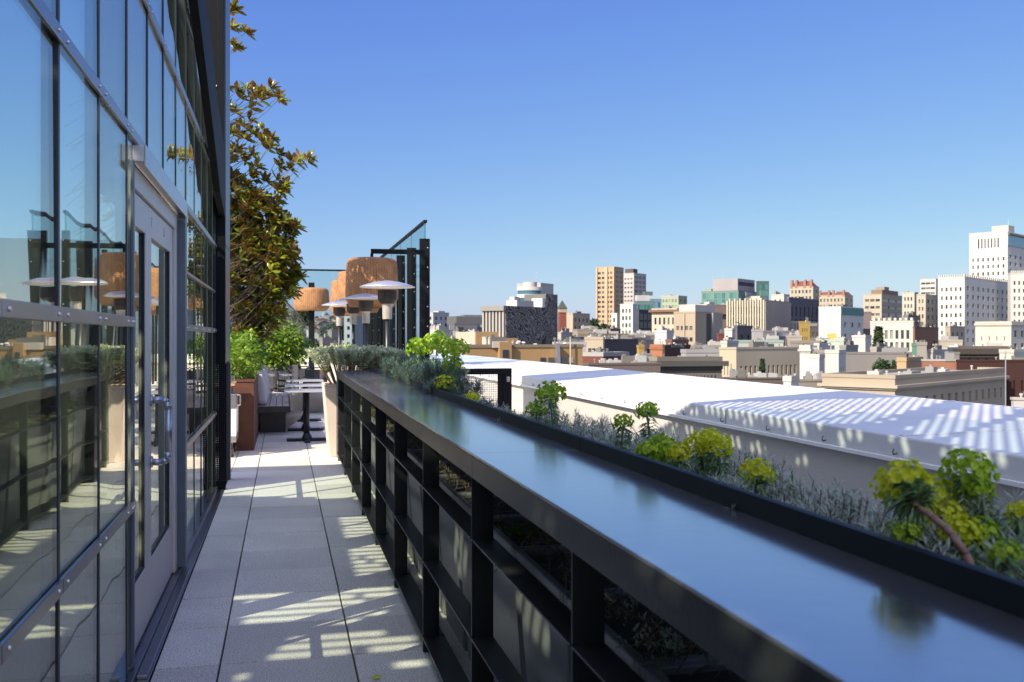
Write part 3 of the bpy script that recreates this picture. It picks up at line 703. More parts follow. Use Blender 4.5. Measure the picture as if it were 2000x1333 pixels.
E=[(818,681,44,1.22,'green-headed euphorbia, leftmost of the three tall heads beside the black fins','lime'),
(853,672,47,1.22,'green-headed euphorbia, middle one of the three tall heads beside the black fins','lime'),
(889,684,44,1.22,'dark green-headed euphorbia, rightmost of the three tall heads, before the ochre building','lime'),
(884,712,34,1.24,'small green euphorbia head just below the rightmost tall head','lime'),
(872,752,40,1.16,'bright lime euphorbia head low in the grey cluster left of the mesh gate','yellow'),
(922,778,24,1.14,'tiny yellow-green euphorbia tuft in front of the wire mesh','yellow'),
(1075,771,50,1.25,'green euphorbia head above another one, right of the mesh gate','lime'),
(1047,801,34,1.22,'small green euphorbia head leaning left, lower of the pair by the mesh gate','lime'),
(1217,826,36,1.22,'small round green euphorbia head, left one of two before the sunlit wall','lime'),
(1264,804,40,1.26,'green euphorbia head on a long stalk, right one of two before the sunlit wall','lime'),
(1268,886,50,1.16,'lime euphorbia head resting on the upstand, left of the broad yellow one','lime'),
(1305,884,46,1.22,'lime euphorbia head between the low left head and the broad yellow one','lime'),
(1325,888,38,1.18,'small lime euphorbia head directly left of the broad yellow one','yellow'),
(1290,868,34,1.26,'green euphorbia head peeking above the low lime heads','lime'),
(1368,868,44,1.25,'yellow-green euphorbia, left part of the broad yellow clump in mid railing','yellow'),
(1402,872,46,1.28,'yellow-green euphorbia, right part of the broad yellow clump in mid railing','yellow'),
(1388,858,36,1.32,'yellow-green euphorbia at the top of the broad yellow clump','yellow'),
(1478,924,48,1.22,'lone round yellow-green euphorbia head among silver leaves','yellow'),
(1766,950,84,1.17,'big yellow euphorbia head at the end of the thick bare brown stem','yellow'),
(1830,985,90,1.36,'big yellow euphorbia head behind the thick bare brown stem','yellow'),
(1842,1012,60,1.32,'yellow euphorbia head lower right behind the brown stem','yellow'),
(1890,922,76,1.40,'tall green euphorbia head, highest near the right edge','lime'),
(1913,958,44,1.40,'small green euphorbia head just below the highest one','lime'),
(1762,1052,60,1.24,'dark green euphorbia head under the big yellow one','lime'),
(1786,1040,44,1.28,'green euphorbia head right under the big yellow one','lime'),
(1878,1040,56,1.30,'pale yellow euphorbia head right of the brown stem','yellow'),
(1915,1048,60,1.34,'green euphorbia head beside the blurred silver shrub','lime'),
(1992,1003,40,1.40,'yellow euphorbia head cut by the right edge of the photo','yellow'),
(1962,1085,50,1.24,'green euphorbia head low at the right edge','lime'),
(678,684,22,.95,'small yellow euphorbia head atop the beige planter bush','yellow'),
(742,692,20,1.15,'small yellow euphorbia head before the nearest heater pole','yellow'),
(636,722,16,.62,'tiny yellow-green euphorbia head on the left of the beige planter bush','yellow')]
for i,e in enumerate(E):
    px,py,dp,X,lab,tt=e
    if i==18: eu(px,py,dp,X,lab,tt,base=(1.16,pX(1905,1110,1.16).y,pX(1905,1110,1.16).z-.01),bare=True)
    elif px<760:
        Y=12.75; u=(px-1000)/FPX; k=math.tan(TH+math.atan(u)); X=k*Y; eu(px,py,dp,X,lab,tt,base=(X+.02,Y,1.05))
    else: eu(px,py,dp,X,lab,tt)
# leafy green clumps between the silver shrubs
clump=[]
for k in range(3):
    me,st=shrub_meshes('leaves',40,.40,.13,.040,.0075,60); clump.append((me,st))
for (px,py,X,sc,lab) in [(1745,1010,1.22,1.0,'fresh green leafy clump left of the big yellow flower heads'),(1855,1060,1.26,1.05,'fresh green leafy clump under the brown flower stem'),(1935,1075,1.24,1.1,'fresh green leafy clump low at the right edge'),
    (1300,905,1.2,.95,'green leafy clump under the lime heads on the upstand'),(1405,905,1.24,1.0,'green leafy clump under the broad yellow flower head'),(1490,960,1.2,.9,'green leafy clump under the lone round flower head'),
    (1240,850,1.24,.95,'green leafy clump between the two lone green heads'),(1060,820,1.24,.95,'green leafy clump under the pair of heads by the mesh gate'),(845,715,1.2,1.05,'green leafy clump under the three tall green heads'),(950,790,1.18,.9,'green leafy clump at the foot of the mesh gate')]:
    q=pX(px,py,X); shrub(clump,'green_clump',lab,'shrub',(X+.14,q.y,zs),sc*.88,mt='euleaf')
# understorey tangle in the planters seen between shelves
P=[];D=[];L=[];Wd=[]
tw=MB()
for i in range(1500):
    y=rng.uniform(-.3,12.1); x=rng.uniform(.80,1.34); z=zs+rng.uniform(0,.04)
    ang=rng.uniform(0,6.28); el=rng.uniform(.15,1.4); ln=rng.uniform(.08,.26)
    d=Vector((math.cos(ang)*math.cos(el),math.sin(ang)*math.cos(el),math.sin(el)))
    if x+d.x*ln<.76: d.x=abs(d.x)
    p1=Vector((x,y,z)); p2=p1+d*ln*.6; p3=p2+(d+Vector((rng.normal(0,.4),rng.normal(0,.4),rng.normal(-.1,.3))))*ln*.4
    tw.tube(p1,p2,.0017,.0013,4,False); tw.tube(p2,p3,.0013,.0008,4,False)
    for q in range(9):
        s_=rng.random(); P.append(list(p2*(1-s_)+p3*s_ if q%2 else p1*(1-s_)+p2*s_)); D.append(list(rng.normal(0,1,3)+np.array([0,0,.5]))); L.append(rng.uniform(.015,.05)); Wd.append(.0035)
V,F=leaves(np.array(P),np.array(D),np.array(L),np.array(Wd),droop=.1)
us=tag(link('ground_cover',npmesh('ground_cover',V,F),M['drygrass']),'tangled dry undergrowth in the planters seen between the counter shelves','undergrowth',kind='stuff')
tag(tw.build('dry_twigs',M['twig']),'brown dry twigs tangled in the planters under the counter','twigs',kind='stuff')
# trailing sprig near camera, and a green tuft
def sprig(px,py,X,label,n,mt,L=.03):
    q=pX(px,py,X); t=thing('trailing_plant',label,'plant',(q.x,q.y,zs),0); c=q-Vector((q.x,q.y,zs))
    P=[];D=[]; st=MB()
    for k in range(7):
        d=Vector((rng.normal(-.1,.5),rng.normal(.3,.8),rng.normal(.2,.3))); d.normalize(); pts=[Vector((0,0,0)),c*.6+d*.03,c+d*.10,c+d*.19-Vector((0,0,.03))]
        st.path([tuple(p) for p in pts],.0022,.001,5)
        for j in range(n):
            s_=rng.random(); p=pts[2]*(1-s_)+pts[3]*s_ if j%2 else pts[1]*(1-s_)+pts[2]*s_
            P.append(list(p)); D.append([*(rng.normal(0,1,3)+np.array([0,0,.4]))])
    V,F=leaves(np.array(P),np.array(D),L*(.6+.6*rng.random(len(P))),np.full(len(P),L*.3),droop=.1)
    link('foliage',npmesh('foliage',V,F),M[mt],t); st.build('stems',M['twig'],t)
sprig(1345,1275,.93,'pale green trailing sprig below the fascia nearest the camera',26,'paleleaf',.022)
sprig(1238,1200,.93,'thin upright sprig left of the pale trailing sprig under the fascia',14,'paleleaf',.022)
sprig(1055,1080,.95,'bright green spiky tuft in the dark gap under the fascia, left of the post',22,'hedge',.05)
sprig(700,810,.86,'grey-green sprays spilling between the far posts of the rail',40,'paleleaf',.06)
sprig(725,820,.90,'green sprays spilling over the upper shelf at the far end of the rail',40,'paleleaf',.06)
# ------------------------------------------------------------------ beige tapered planter and its bush
t=thing('tall_planter','tall beige tapered planter at the far end of the counter','planter',(.86,12.78,0))
MB().frustum(0,0,0,.90,.29,.29,.36,.36).build('body',M['beige'],t,bevel=.012)
b=MB()
for (x0,x1,y0,y1) in ((-.36,.36,-.362,-.33),(-.36,.36,.33,.362),(-.358,-.33,-.33,.33),(.33,.358,-.33,.33)): b.box(x0,x1,y0,y1,.901,.925)
b.build('rim',M['beige'],t,bevel=.005)
MB().box(-.33,.33,-.33,.33,.901,.91).build('soil',M['soil'],t)
shrub(pale,'pale_green_shrub','pale green fleshy-leaved bush spilling over the beige planter','shrub',(.80,12.65,.86),(1.45,1.2,1.12),mt='paleleaf')
shrub(pale,'pale_green_shrub','pale green bush right behind the end of the counter, beside the spilling one','shrub',(1.2,12.75,.90),(1.15,1.0,1.0),mt='paleleaf')
sb=MB(); sb.box(.95,1.5,12.45,13.1,0,.95); tag(sb.build('black_planter_box',M['black'],bevel=.01),'black planter box under the pale bush at the counter end','planter')
# ------------------------------------------------------------------ mesh gate
t=thing('mesh_gate','black framed wire mesh gate standing beyond the planted rail','gate',(0,12.55,0))
b=MB(); b.box(1.9,2.96,-.03,.03,1.03,1.11); b.box(2.84,2.96,-.03,.03,.0,1.03); b.box(1.9,2.0,-.03,.03,0,1.03); b.box(2.0,2.84,-.03,.03,.08,.16); b.build('frame',M['fin'],t,bevel=.004)
b=MB(); b.box(2.775,2.838,-.022,.022,.161,1.029); b.build('inner_stile',M['fin'],t,bevel=.004)
b=MB(); x=2.0
while x<2.775: b.box(x-.003,x+.003,-.002,.002,.161,1.029); x+=.03
z=.17
while z<1.03: b.box(2.0,2.775,.0022,.0062,z-.003,z+.003); z+=.03
b.build('wire_mesh',M['silver'],t)
MB().box(2.885,2.93,-.055,-.031,.93,1.0).build('latch',M['bwood'],t,bevel=.006)
# ------------------------------------------------------------------ fin windbreak on the right
t=thing('fin_windbreak','tall black steel fins with glass panels and a thin top rail, right of the lamps','windbreak',(0,0,0))
fy=[20.5+2.15*k for k in range(8)]
for i,y in enumerate(fy):
    b=MB(); b.box(2.83,3.05,y,y+.05,0,3.63); fo=b.build('fin',M['fin'],t,bevel=.004)
    bo=MB()
    for k in range(8): bo.tube((3.0,y-.006,.5+.42*k),(3.0,y,.5+.42*k),.014,.014,8)
    bo.build('bolts',M['chrome'],fo)
    if i<len(fy)-1:
        b=MB(); b.box(2.93,2.948,y+.052,y+2.15-.004,.25,3.96); b.build('glass_panel',M['clear'],t)
        b=MB(); b.box(2.931,2.947,y+.0505,y+.0518,.25,3.96); b.build('glass_edge',M['glassedge'],t)
b=MB(); b.box(2.90,2.98,20.4,36.2,3.96,4.02); b.build('top_rail',M['fin'],t,bevel=.01)
b=MB(); b.box(2.925,2.955,20.46,20.5,3.63,3.96); b.build('glass_edge',M['glassedge'],t)
t=thing('end_windbreak','clear glass windbreak with thin dark top rail above the white end wall','windbreak',(0,36.2,0))
for k in range(6):
    x=-4+1.16*k; b=MB(); b.box(x,x+1.15,0,.018,.95,3.97); b.build('glass_panel',M['clear'],t)
b=MB(); b.box(-4,2.9,-.03,.05,3.97,4.03); b.build('top_rail',M['fin'],t)
pw=thing('end_parapet','low white parapet wall with a pale cap across the end of the terrace','wall',(0,0,0))
b=MB(); b.box(-9,3.3,36.0,36.6,0,.62); b.build('wall',M['wwall'],pw)
b=MB(); b.box(-9,3.3,35.95,36.65,.62,.93); b.build('cap',M['cap'],pw,bevel=.02)
# ------------------------------------------------------------------ heaters
def heater(loc,label):
    t=thing('patio_heater',label,'heater',loc,0,'mushroom patio heaters in a row on the right of the terrace')
    MB().lathe([(0,0),(.24,0),(.25,.03),(.24,.30),(.10,.36),(0,.36)],n=28).build('base',M['silver'],t,smooth=False)
    MB().tube((0,0,.36),(0,0,1.86),.034,.034,14).build('pole',M['steel'],t,smooth=True)
    MB().lathe([(.0,1.80),(.072,1.80),(.078,2.0),(.09,2.03),(0,2.03)],n=24).build('burner_housing',M['housing'],t,smooth=False)
    MB().lathe([(0,2.031),(.10,2.031),(.145,2.10),(.145,2.24),(0,2.24)],n=28).build('emitter',M['emitter'],t,smooth=False)
    MB().lathe([(0,2.385),(.06,2.382),(.18,2.365),(.30,2.335),(.40,2.300),(.425,2.285),(.42,2.280),(.39,2.288),(.29,2.318),(.16,2.35),(0,2.36)],n=40).build('dish',M['dish'],t,smooth=True)
    return t
h=heater((1.54,14.74,0),'patio heater with a wide white dish, nearest and rightmost of the row')
for (x,y,l) in ((1.58,19.1,'patio heater second from the camera in the row'),(1.46,20.9,'patio heater third from the camera in the row'),(1.30,23.3,'patio heater farthest from the camera, dish beside the left wicker lamp')):
    dup(h,(x,y,0),0,l)
# ------------------------------------------------------------------ wicker lamps
def wick(R,H):
    m=MB(); pr=[]
    for a in range(0,7): 
        t=math.radians(90-a*15); pr.append((R*.72+R*.24*math.cos(t)*1.0, H-.22*R*1.15*(1-math.sin(t))))
    pr=[(0,H),(R*.5,H)]+pr+[(R,H*.30),(R*.985,H*.18),(R*.86,0.02),(R*.82,0),(R*.80,.02),(R*.94,H*.3),(R*.90,H*.7),(R*.6,H*.94)]
    m.lathe(pr,n=56); return m
def pend(x,y,z0,R,H,label):
    t=thing('wicker_lamp',label,'lamp',(x,y,0),0,'big woven wicker lamps over the terrace')
    o=wick(R,H).build('shade',M['wicker'],t,(0,0,z0),smooth=True)
    b=MB(); b.box(-.02,2.95-x-.12,-.03,.03,z0+H+.10,z0+H+.20); b.box(-.03,.03,-.03,.03,z0+H-.05,z0+H+.10); b.build('arm',M['fin'],t,bevel=.004)
    MB().lathe([(0,z0+.25),(.06,z0+.25),(.09,z0+.35),(.06,z0+.47),(0,z0+.5)],n=18).build('bulb',M['cap'],t,smooth=True)
    b=MB(); b.box(2.95-x-.12,2.95-x-.04,-.04,.04,0,z0+H+.2); b.build('post',M['fin'],t,bevel=.004)
    return t
pend(1.80,20.6-.3,2.15,.55,1.02,'large wicker lamp nearest the camera, behind the first heater dish')
pend(1.84,24.4,2.15,.55,1.02,'large wicker lamp in the middle of the overlapping three')
pend(1.86,28.2,2.15,.55,1.02,'large wicker lamp farthest of the overlapping three')
t=thing('wicker_lamp','smaller flat wicker lamp on its own black post at the left','lamp',(.87,31.1,0),0,'big woven wicker lamps over the terrace')
wick(.56,.72).build('shade',M['wicker'],t,(0,0,2.36),smooth=True)
b=MB(); b.box(-.09,.09,-.09,.09,0,3.25); b.build('post',M['fin'],t,bevel=.008)
b=MB(); b.box(-.15,.15,-.15,.15,0,.02); b.build('base_plate',M['fin'],t)
# ------------------------------------------------------------------ cafe tables
def cafe(x,y,label,occl=None):
    t=thing('cafe_table',label,'table',(x,y,0),0,'pedestal cafe tables down the middle of the terrace')
    b=MB(); b.box(-.33,.33,-.33,.33,.73,.752); b.build('table_top',M['tabletop'],t,bevel=.006)
    MB().tube((0,0,.03),(0,0,.729),.038,.038,14).build('pedestal',M['black'],t,smooth=True)
    b=MB()
    for dx,dy in ((1,1),(1,-1),(-1,1),(-1,-1)):
        b.prism([(-.035,.0),(.035,.0),(.028,.05),(-.028,.05)],'x',.0,.0001) if False else None
    bb=MB(); bb.box(-.29,.29,-.04,.04,.0,.045); bb.build('base',M['black'],t,bevel=.01)
    bb=MB(); bb.box(-.04,.04,-.29,-.041,.0,.044); bb.box(-.04,.04,.041,.29,0,.044); bb.build('base_cross',M['black'],t,bevel=.01)
    bb=MB(); bb.lathe([(0,.046),(.08,.046),(.045,.12),(0,.12)],n=18); bb.build('hub',M['black'],t)
    return t
cafe(.34,14.5,'square cafe table nearest the camera, by the beige planter')
cafe(.36,16.1,'square cafe table second from the camera')
cafe(.38,17.9,'square cafe table third from the camera')
cafe(-.15,20.6,'cafe table before the charcoal planter, left of the others')
# ------------------------------------------------------------------ chairs
def chair(x,y,rz,label,cush):
    t=thing('terrace_chair',label,'chair',(x,y,0),rz,'dark chairs at the far end of the terrace')
    b=MB(); b.box(-.22,.22,-.22,.22,.42,.45); b.build('seat',M['charcoal'],t,bevel=.008)
    b=MB(); n=9
    for i in range(n):
        a=-.22+.44*i/n; z0,z1=.50,.80; c0=.05*math.cos(math.pi*(i-n/2)/n); b.box(a,a+.44/n-.001,.20+c0*.6,.215+c0*.6,z0,z1)
    b.build('backrest',M['charcoal'],t)
    b=MB(); b.path([(-.235,.21,0),(-.235,.22,.80),(-.20,.24,.84),(.20,.24,.84),(.235,.22,.80),(.235,.21,0)],.013,.013,8); b.build('back_frame',M['steel'],t,smooth=True)
    for sx in (-1,1):
        b=MB(); b.path([(sx*.235,-.21,0),(sx*.235,-.20,.62),(sx*.235,.21,.64)],.012,.012,8); b.build('leg',M['steel'],t,smooth=True)
    if cush:
        b=MB(); b.box(-.2,.2,-.2,.18,.452,.50); b.build('cushion',M['owood'],t,bevel=.02)
q=pd(590,720,22.5); chair(q.x,22.9,math.radians(10),'rounded dark metal chair left of the wicker lamp post',False)
q=pd(616,720,22.3); chair(q.x,22.4,math.radians(180),'dark chair with an orange-brown seat right before the wicker lamp post',True)
q=pd(560,745,20.0); chair(q.x,20.4,math.radians(100),'dark metal chair at the table before the charcoal planter',False)
q=pd(596,745,21.0); chair(q.x+.15,21.2,math.radians(-80),'dark metal chair with its back towards the cafe tables',False)
q=pd(540,745,20.5); chair(q.x,21.6,math.radians(190),'dark metal chair against the charcoal planter, half hidden by the bench',False)
# ------------------------------------------------------------------ corten planter, hedge, bench, bowls, cart
t=thing('rust_planter','long rust-brown steel planter behind the wooden bench','planter',(-.76,16.3,0))
MB().box(-.38,.38,-2.85,2.9,0,.92).build('body',M['corten'],t,bevel=.006)
MB().box(-.39,.39,-2.86,2.91,.9203,.95).build('rim',M['corten'],t,bevel=.004)
def leafy(name,label,cat,c,rad,n,L,W,mt,stems=6,flat=.8,group=None,trunkbase=None):
    t=thing(name,label,cat,c,0,group)
    d=rng.normal(0,1,(n,3)); d/=np.linalg.norm(d,axis=1,keepdims=True); r=rng.random(n)**(1/4.0)
    lump=1+.22*np.sin(d[:,0]*5+d[:,1]*4)*np.cos(d[:,2]*6+d[:,0]*3)
    P=d*(r*lump)[:,None]*np.array(rad); D=d*.8+rng.normal(0,.7,(n,3))+np.array([0,0,-.1])
    V,F=leaves(P,D,L*(.6+.7*rng.random(n)),W*(.7+.5*rng.random(n)),droop=.2); V[:,2]+=rad[2]*flat
    link('foliage',npmesh('foliage',V,F),M[mt],t)
    st=MB()
    for k in range(stems):
        a=k*2.4; st.path([(0.1*rad[0]*math.cos(a),.1*rad[1]*math.sin(a),-.02),(rad[0]*.45*math.cos(a),rad[1]*.45*math.sin(a),rad[2]*.9)],.012,.005,6)
    st.build('stems',M['bark'],t); return t
leafy('leafy_shrub','bright lime-green leafy shrub in the near end of the rust planter','shrub',(-.70,14.3,.93),(.34,.75,.30),900,.10,.06,'hedge')
leafy('leafy_shrub','bright green leafy shrub in the middle of the rust planter','shrub',(-.72,16.0,.93),(.40,.9,.36),1000,.10,.06,'hedge')
leafy('leafy_shrub','bright green leafy shrub at the far end of the rust planter','shrub',(-.75,17.9,.93),(.42,.9,.42),1000,.10,.06,'hedge')
t=thing('charcoal_planter','wide charcoal box planter under the big round green bush','planter',(-.28,21.8,0))
MB().box(-.95,.60,-.35,.35,.06,.93).build('body',M['charcoal'],t,bevel=.008)
MB().box(-.88,.54,-.28,.28,0,.059).build('plinth',M['black'],t)
MB().box(-.88,.54,-.29,.29,.9303,.94).build('soil',M['soil'],t)
leafy('leafy_shrub','big round green bush growing in the charcoal planter','shrub',(-.30,21.9,.90),(.86,.6,.52),3200,.12,.075,'hedge',flat=.75)
t=thing('wooden_bench','weathered slatted wooden bench seat against the rust planter','bench',(-.16,17.2,0))
for k in range(5):
    b=MB(); b.box(-.20+.10*k-.046,-.20+.10*k+.046,-1.75,1.9,.425,.455); b.build('slat',M['bwood'],t,bevel=.004)
b=MB(); b.box(-.25,.27,-1.78,-1.752,.36,.454); b.box(.251,.275,-1.75,1.9,.36,.424); b.build('frame',M['steel'],t)
for y in (-1.2,1.4):
    b=MB(); b.box(-.2,.2,y-.03,y+.03,0,.424); b.build('leg',M['steel'],t)
for i,y in enumerate((15.95,16.75,17.6,18.4)):
    b=MB(); b.box(-.08,.08,-.37,.37,0,.50); o=b.build('back_cushion',M['cushion'],None,(-.31,y,.465),bevel=.06); o.rotation_euler=(0,math.radians(-7),0)
    o.modifiers['bevel'].segments=4
    tag(o,['grey back cushion on the bench, nearest the camera','grey back cushion, second along the bench','grey back cushion, third along the bench','grey back cushion, last along the bench'][i],'cushion','grey back cushions leaning on the rust planter')
bp=[(0,0),(.30,0),(.32,.03),(.42,.09),(.52,.20),(.55,.28),(.53,.285),(.48,.2),(.36,.1),(0,.08)]
t=MB().lathe(bp,n=40).build('concrete_bowl',M['concrete'],None,(-.22,16.95-.35,0),smooth=True); tag(t,'wide pale concrete bowl on the pavers below the bench end','bowl')
t=MB().lathe([(r*1.15,z*1.5) for r,z in bp],n=40).build('concrete_bowl',M['concrete'],None,(.42,20.2,0),smooth=True); tag(t,'second concrete bowl, half lit, farther back beyond the tables','bowl')
t=thing('service_cart','grey metal service cart on casters beside the black fin','cart',(-.90,13.05,0))
b=MB(); b.box(-.35,.32,-.32,.32,.62,.80); b.build('drawer',M['silver'],t,bevel=.006)
b=MB(); b.box(-.35,.32,-.32,.32,.19,.27); b.build('lower_frame',M['silver'],t,bevel=.006)
for sx in (-.30,.27):
    for sy in (-.29,.27):
        b=MB(); b.box(sx-.05,sx+.05,sy-.02,sy+.02,.271,.619); b.build('leg',M['cap'],t)
        w_=MB(); w_.tube((sx-.018,sy,.055),(sx+.018,sy,.055),.055,.055,18); wo=w_.build('caster',M['rubber'],t)
        w_=MB(); w_.tube((sx+.019,sy,.055),(sx+.022,sy,.055),.032,.032,14); w_.box(sx-.03,sx-.022,sy-.02,sy+.02,.05,.189); w_.build('fork',M['chrome'],wo)
b=MB(); b.path([(.33,-.30,.66),(.37,-.30,.66),(.37,-.30,.79),(.33,-.30,.79)],.008,.008,8); b.build('handle',M['chrome'],t)
gl=glassmat('tumbler_glass',(.9,.93,.93),1,1.45)
b=MB(); b.box(-.3,.3,-.28,.28,0,.03); o=b.build('wooden_tray',M['owood'],None,(-.90,13.05,.905)); tag(o,'wooden tray of glasses on top of the service cart','tray')
for zz in (.8005,.9355):
    k=0
    for ix in range(5):
        for iy in range(2):
            b=MB(); b.lathe([(0,.004),(.034,.004),(.04,.10),(.036,.10),(.031,.012),(0,.012)],n=16)
            o=b.build('tumbler',gl,None,(-.90+.26-.1*ix,13.05-.24+.12*iy,zz),smooth=True)
            tag(o,('clear tumbler standing on the wooden tray' if zz>.9 else 'clear tumbler under the wooden tray on the cart top'),'glass','tumblers on the tray' if zz>.9 else 'tumblers under the tray')
# ------------------------------------------------------------------ fallen leaf
V,F=leaves(np.array([[0,0,0.]]),np.array([[1,.2,.05]]),[.06],[.035]); o=link('fallen_leaf',npmesh('fallen_leaf',V,F),M['yellow']); q=pZ(722,1330,0); o.location=(q.x,q.y,.012); tag(o,'small yellow leaf lying on the pavers at the bottom edge','leaf')
# ------------------------------------------------------------------ magnolia
def magnolia():
    t=thing('magnolia_tree','tall magnolia with brown-backed leaves rising behind the black fin','tree',(-1.5,17.8,0))
    base=Vector((-1.5,17.8,0))
    blobs=[(515,195,34,6),(500,172,16,3),(478,240,34,7),(505,292,42,9),(556,332,36,6),(592,315,16,3),(545,368,34,6),(470,330,40,9),(466,62,18,3),(462,88,10,2),(455,30,12,2),(470,180,16,3),
      (490,430,52,22),(540,458,44,18),(478,505,58,28),(538,515,44,18),(492,565,52,22),(545,560,30,8),(470,620,50,18),(520,600,34,8),(455,400,45,14),(460,460,40,14),(500,640,30,8),(470,375,45,12),(505,500,50,18),(575,545,14,2)]
    C=[]; 
    for (px,py,r,n) in blobs:
        for k in range(int(n*(1.3 if py<380 else 2.7))):
            d=17.6+random.uniform(-1,1)*r*.011; a=random.random()*6.28; rr=r*math.sqrt(random.random())
            C.append(pd(px+rr*math.cos(a),py+rr*math.sin(a),d))
    for k in range(200):   # mass hidden behind the fin, seen mirrored in the glass
        a=rng.normal(0,1,3); a/=np.linalg.norm(a); r=rng.random()**.4
        C.append(Vector((-1.9+a[0]*r*1.25,17.9+a[1]*r*1.4,4.2+a[2]*r*2.9)))
    P=[];D=[];L=[];W=[]; br=MB(); tr=MB()
    for c in C:
        up=Vector((c.x+1.6,(c.y-17.8)*.6,1.2)).normalized()
        n=random.randint(7,11)
        for i in range(n):
            a=i*2.4+random.random(); el=random.uniform(.1,1.1); e1=up.orthogonal().normalized(); e2=up.cross(e1)
            dd=(e1*math.cos(a)+e2*math.sin(a))*math.cos(el)+up*math.sin(el)
            P.append(list(c)); D.append(list(dd)); L.append(random.uniform(.16,.25)); W.append(random.uniform(.065,.095))
        # twig
        anchor=c+Vector((-.55-.3*random.random(),random.uniform(-.2,.2),-.45-.3*random.random())); m=anchor.lerp(c,.5)+Vector((random.uniform(-.05,.12),0,random.uniform(-.12,.05)))
        br.path([tuple(anchor-base),tuple(m-base),tuple(c-base)],.007,.003,5)
    tr.path([(0,0,0),(.05,.02,1.5),(-.03,.05,3.0),(.05,0,5.0),(.1,0,7.2)],.10,.02,10)
    for a in ((-.5,4.5),(.6,4.2),(.8,5.2),(.3,6.4),(.9,3.2),(-.8,5.8)):
        tr.path([(0,0,a[1]-1.8),(a[0]*.5,.1,a[1]-.9),(a[0],.0,a[1])],.04,.015,7)
    P=np.array(P)-np.array(base)
    V,F=leaves2(P,np.array(D),np.array(L),np.array(W),droop=.10,fold=.22)
    link('crown',npmesh('crown',V,F),M['magn'],t); br.build('branches',M['bark'],t); tr.build('trunk',M['bark'],t,smooth=True)
magnolia()
# weeping evergreen
t=thing('weeping_evergreen','dark drooping evergreen right of the magnolia, below the wicker lamp','tree',(-1.2,26,0))
P=[];D=[]; tr=MB()
tr.path([(0,0,0),(0,0,1.8),(.35,0,2.9),(.9,.1,3.2)],.09,.03,8)
for k in range(42):
    px=random.uniform(505,592); py=596+ (px-540)**2*.006+random.uniform(0,20) if px>540 else 596+random.uniform(0,30); d=26+random.uniform(-1,1); c=pd(px,py,d)-Vector((-1.2,26,0))
    tr.path([(.5,.05,3.0),tuple((Vector((.5,.05,3.0))+c)/2+Vector((0,0,.15))),tuple(c)],.012,.005,5)
    ln=random.uniform(.3,.8)
    for j in range(46):
        s_=rng.random(); P.append([c.x+rng.normal(0,.05),c.y+rng.normal(0,.05),c.z-ln*s_]); D.append([*(rng.normal(0,.5,3)+np.array([0,0,-1.2]))])
V,F=leaves(np.array(P),np.array(D),.13*(.6+.6*rng.random(len(P))),np.full(len(P),.022)); link('crown',npmesh('crown',V,F),M['weep'],t); tr.build('trunk',M['bark'],t)
# ------------------------------------------------------------------ city
MC={}
def wallm(c,rough=.85):
    mu=sum(c)/3; c=tuple((mu+(x-mu)*.82)*.62 for x in c); k=tuple(round(x,3) for x in c)
    if k not in MC: MC[k]=mat('facade_%d'%len(MC),c,rough,0,.10,.10,.0,stretch=(1,1,.5),spec=.3)
    return MC[k]
def panem(name,c1,c2,rough=.15):
    m=bpy.data.materials.new(name); m.use_nodes=True; N=m.node_tree.nodes; L=m.node_tree.links; b=N['Principled BSDF']; b.inputs['Roughness'].default_value=rough
    oi=N.new('ShaderNodeObjectInfo'); cr=N.new('ShaderNodeValToRGB'); cr.color_ramp.elements[0].color=(*c1,1); cr.color_ramp.elements[1].color=(*c2,1); cr.color_ramp.elements[0].position=.25
    g=N.new('ShaderNodeTexCoord'); wn=N.new('ShaderNodeTexWhiteNoise'); wn.noise_dimensions='1D'; L.new(oi.outputs['Random'],wn.inputs['W'])
    L.new(wn.outputs['Value'],cr.inputs[0]); L.new(cr.outputs[0],b.inputs['Base Color']); return m
PM={'dark':panem('window_glass',(.015,.018,.022),(.12,.12,.11)),'mid':panem('window_glass_mixed',(.03,.035,.04),(.30,.28,.25)),'teal':panem('teal_glass',(.03,.10,.10),(.09,.19,.17),.25),
    'blue':panem('blue_glass',(.03,.09,.14),(.10,.22,.28),.2),'green':panem('green_glass',(.10,.18,.10),(.22,.30,.16),.3),'black':panem('black_glass',(.006,.007,.01),(.03,.03,.035))}
cube=MB().box(0,1,0,1,0,1); CUBE={}
def panemesh(k):
    if k not in CUBE:
        me=bpy.data.meshes.new('window'); me.from_pydata(cube.v,[],cube.f); me.materials.append(PM[k]); CUBE[k]=me
    return CUBE[k]
ROOFM=mat('flat_roofing',(.22,.21,.20),.9,0,.3,.15)
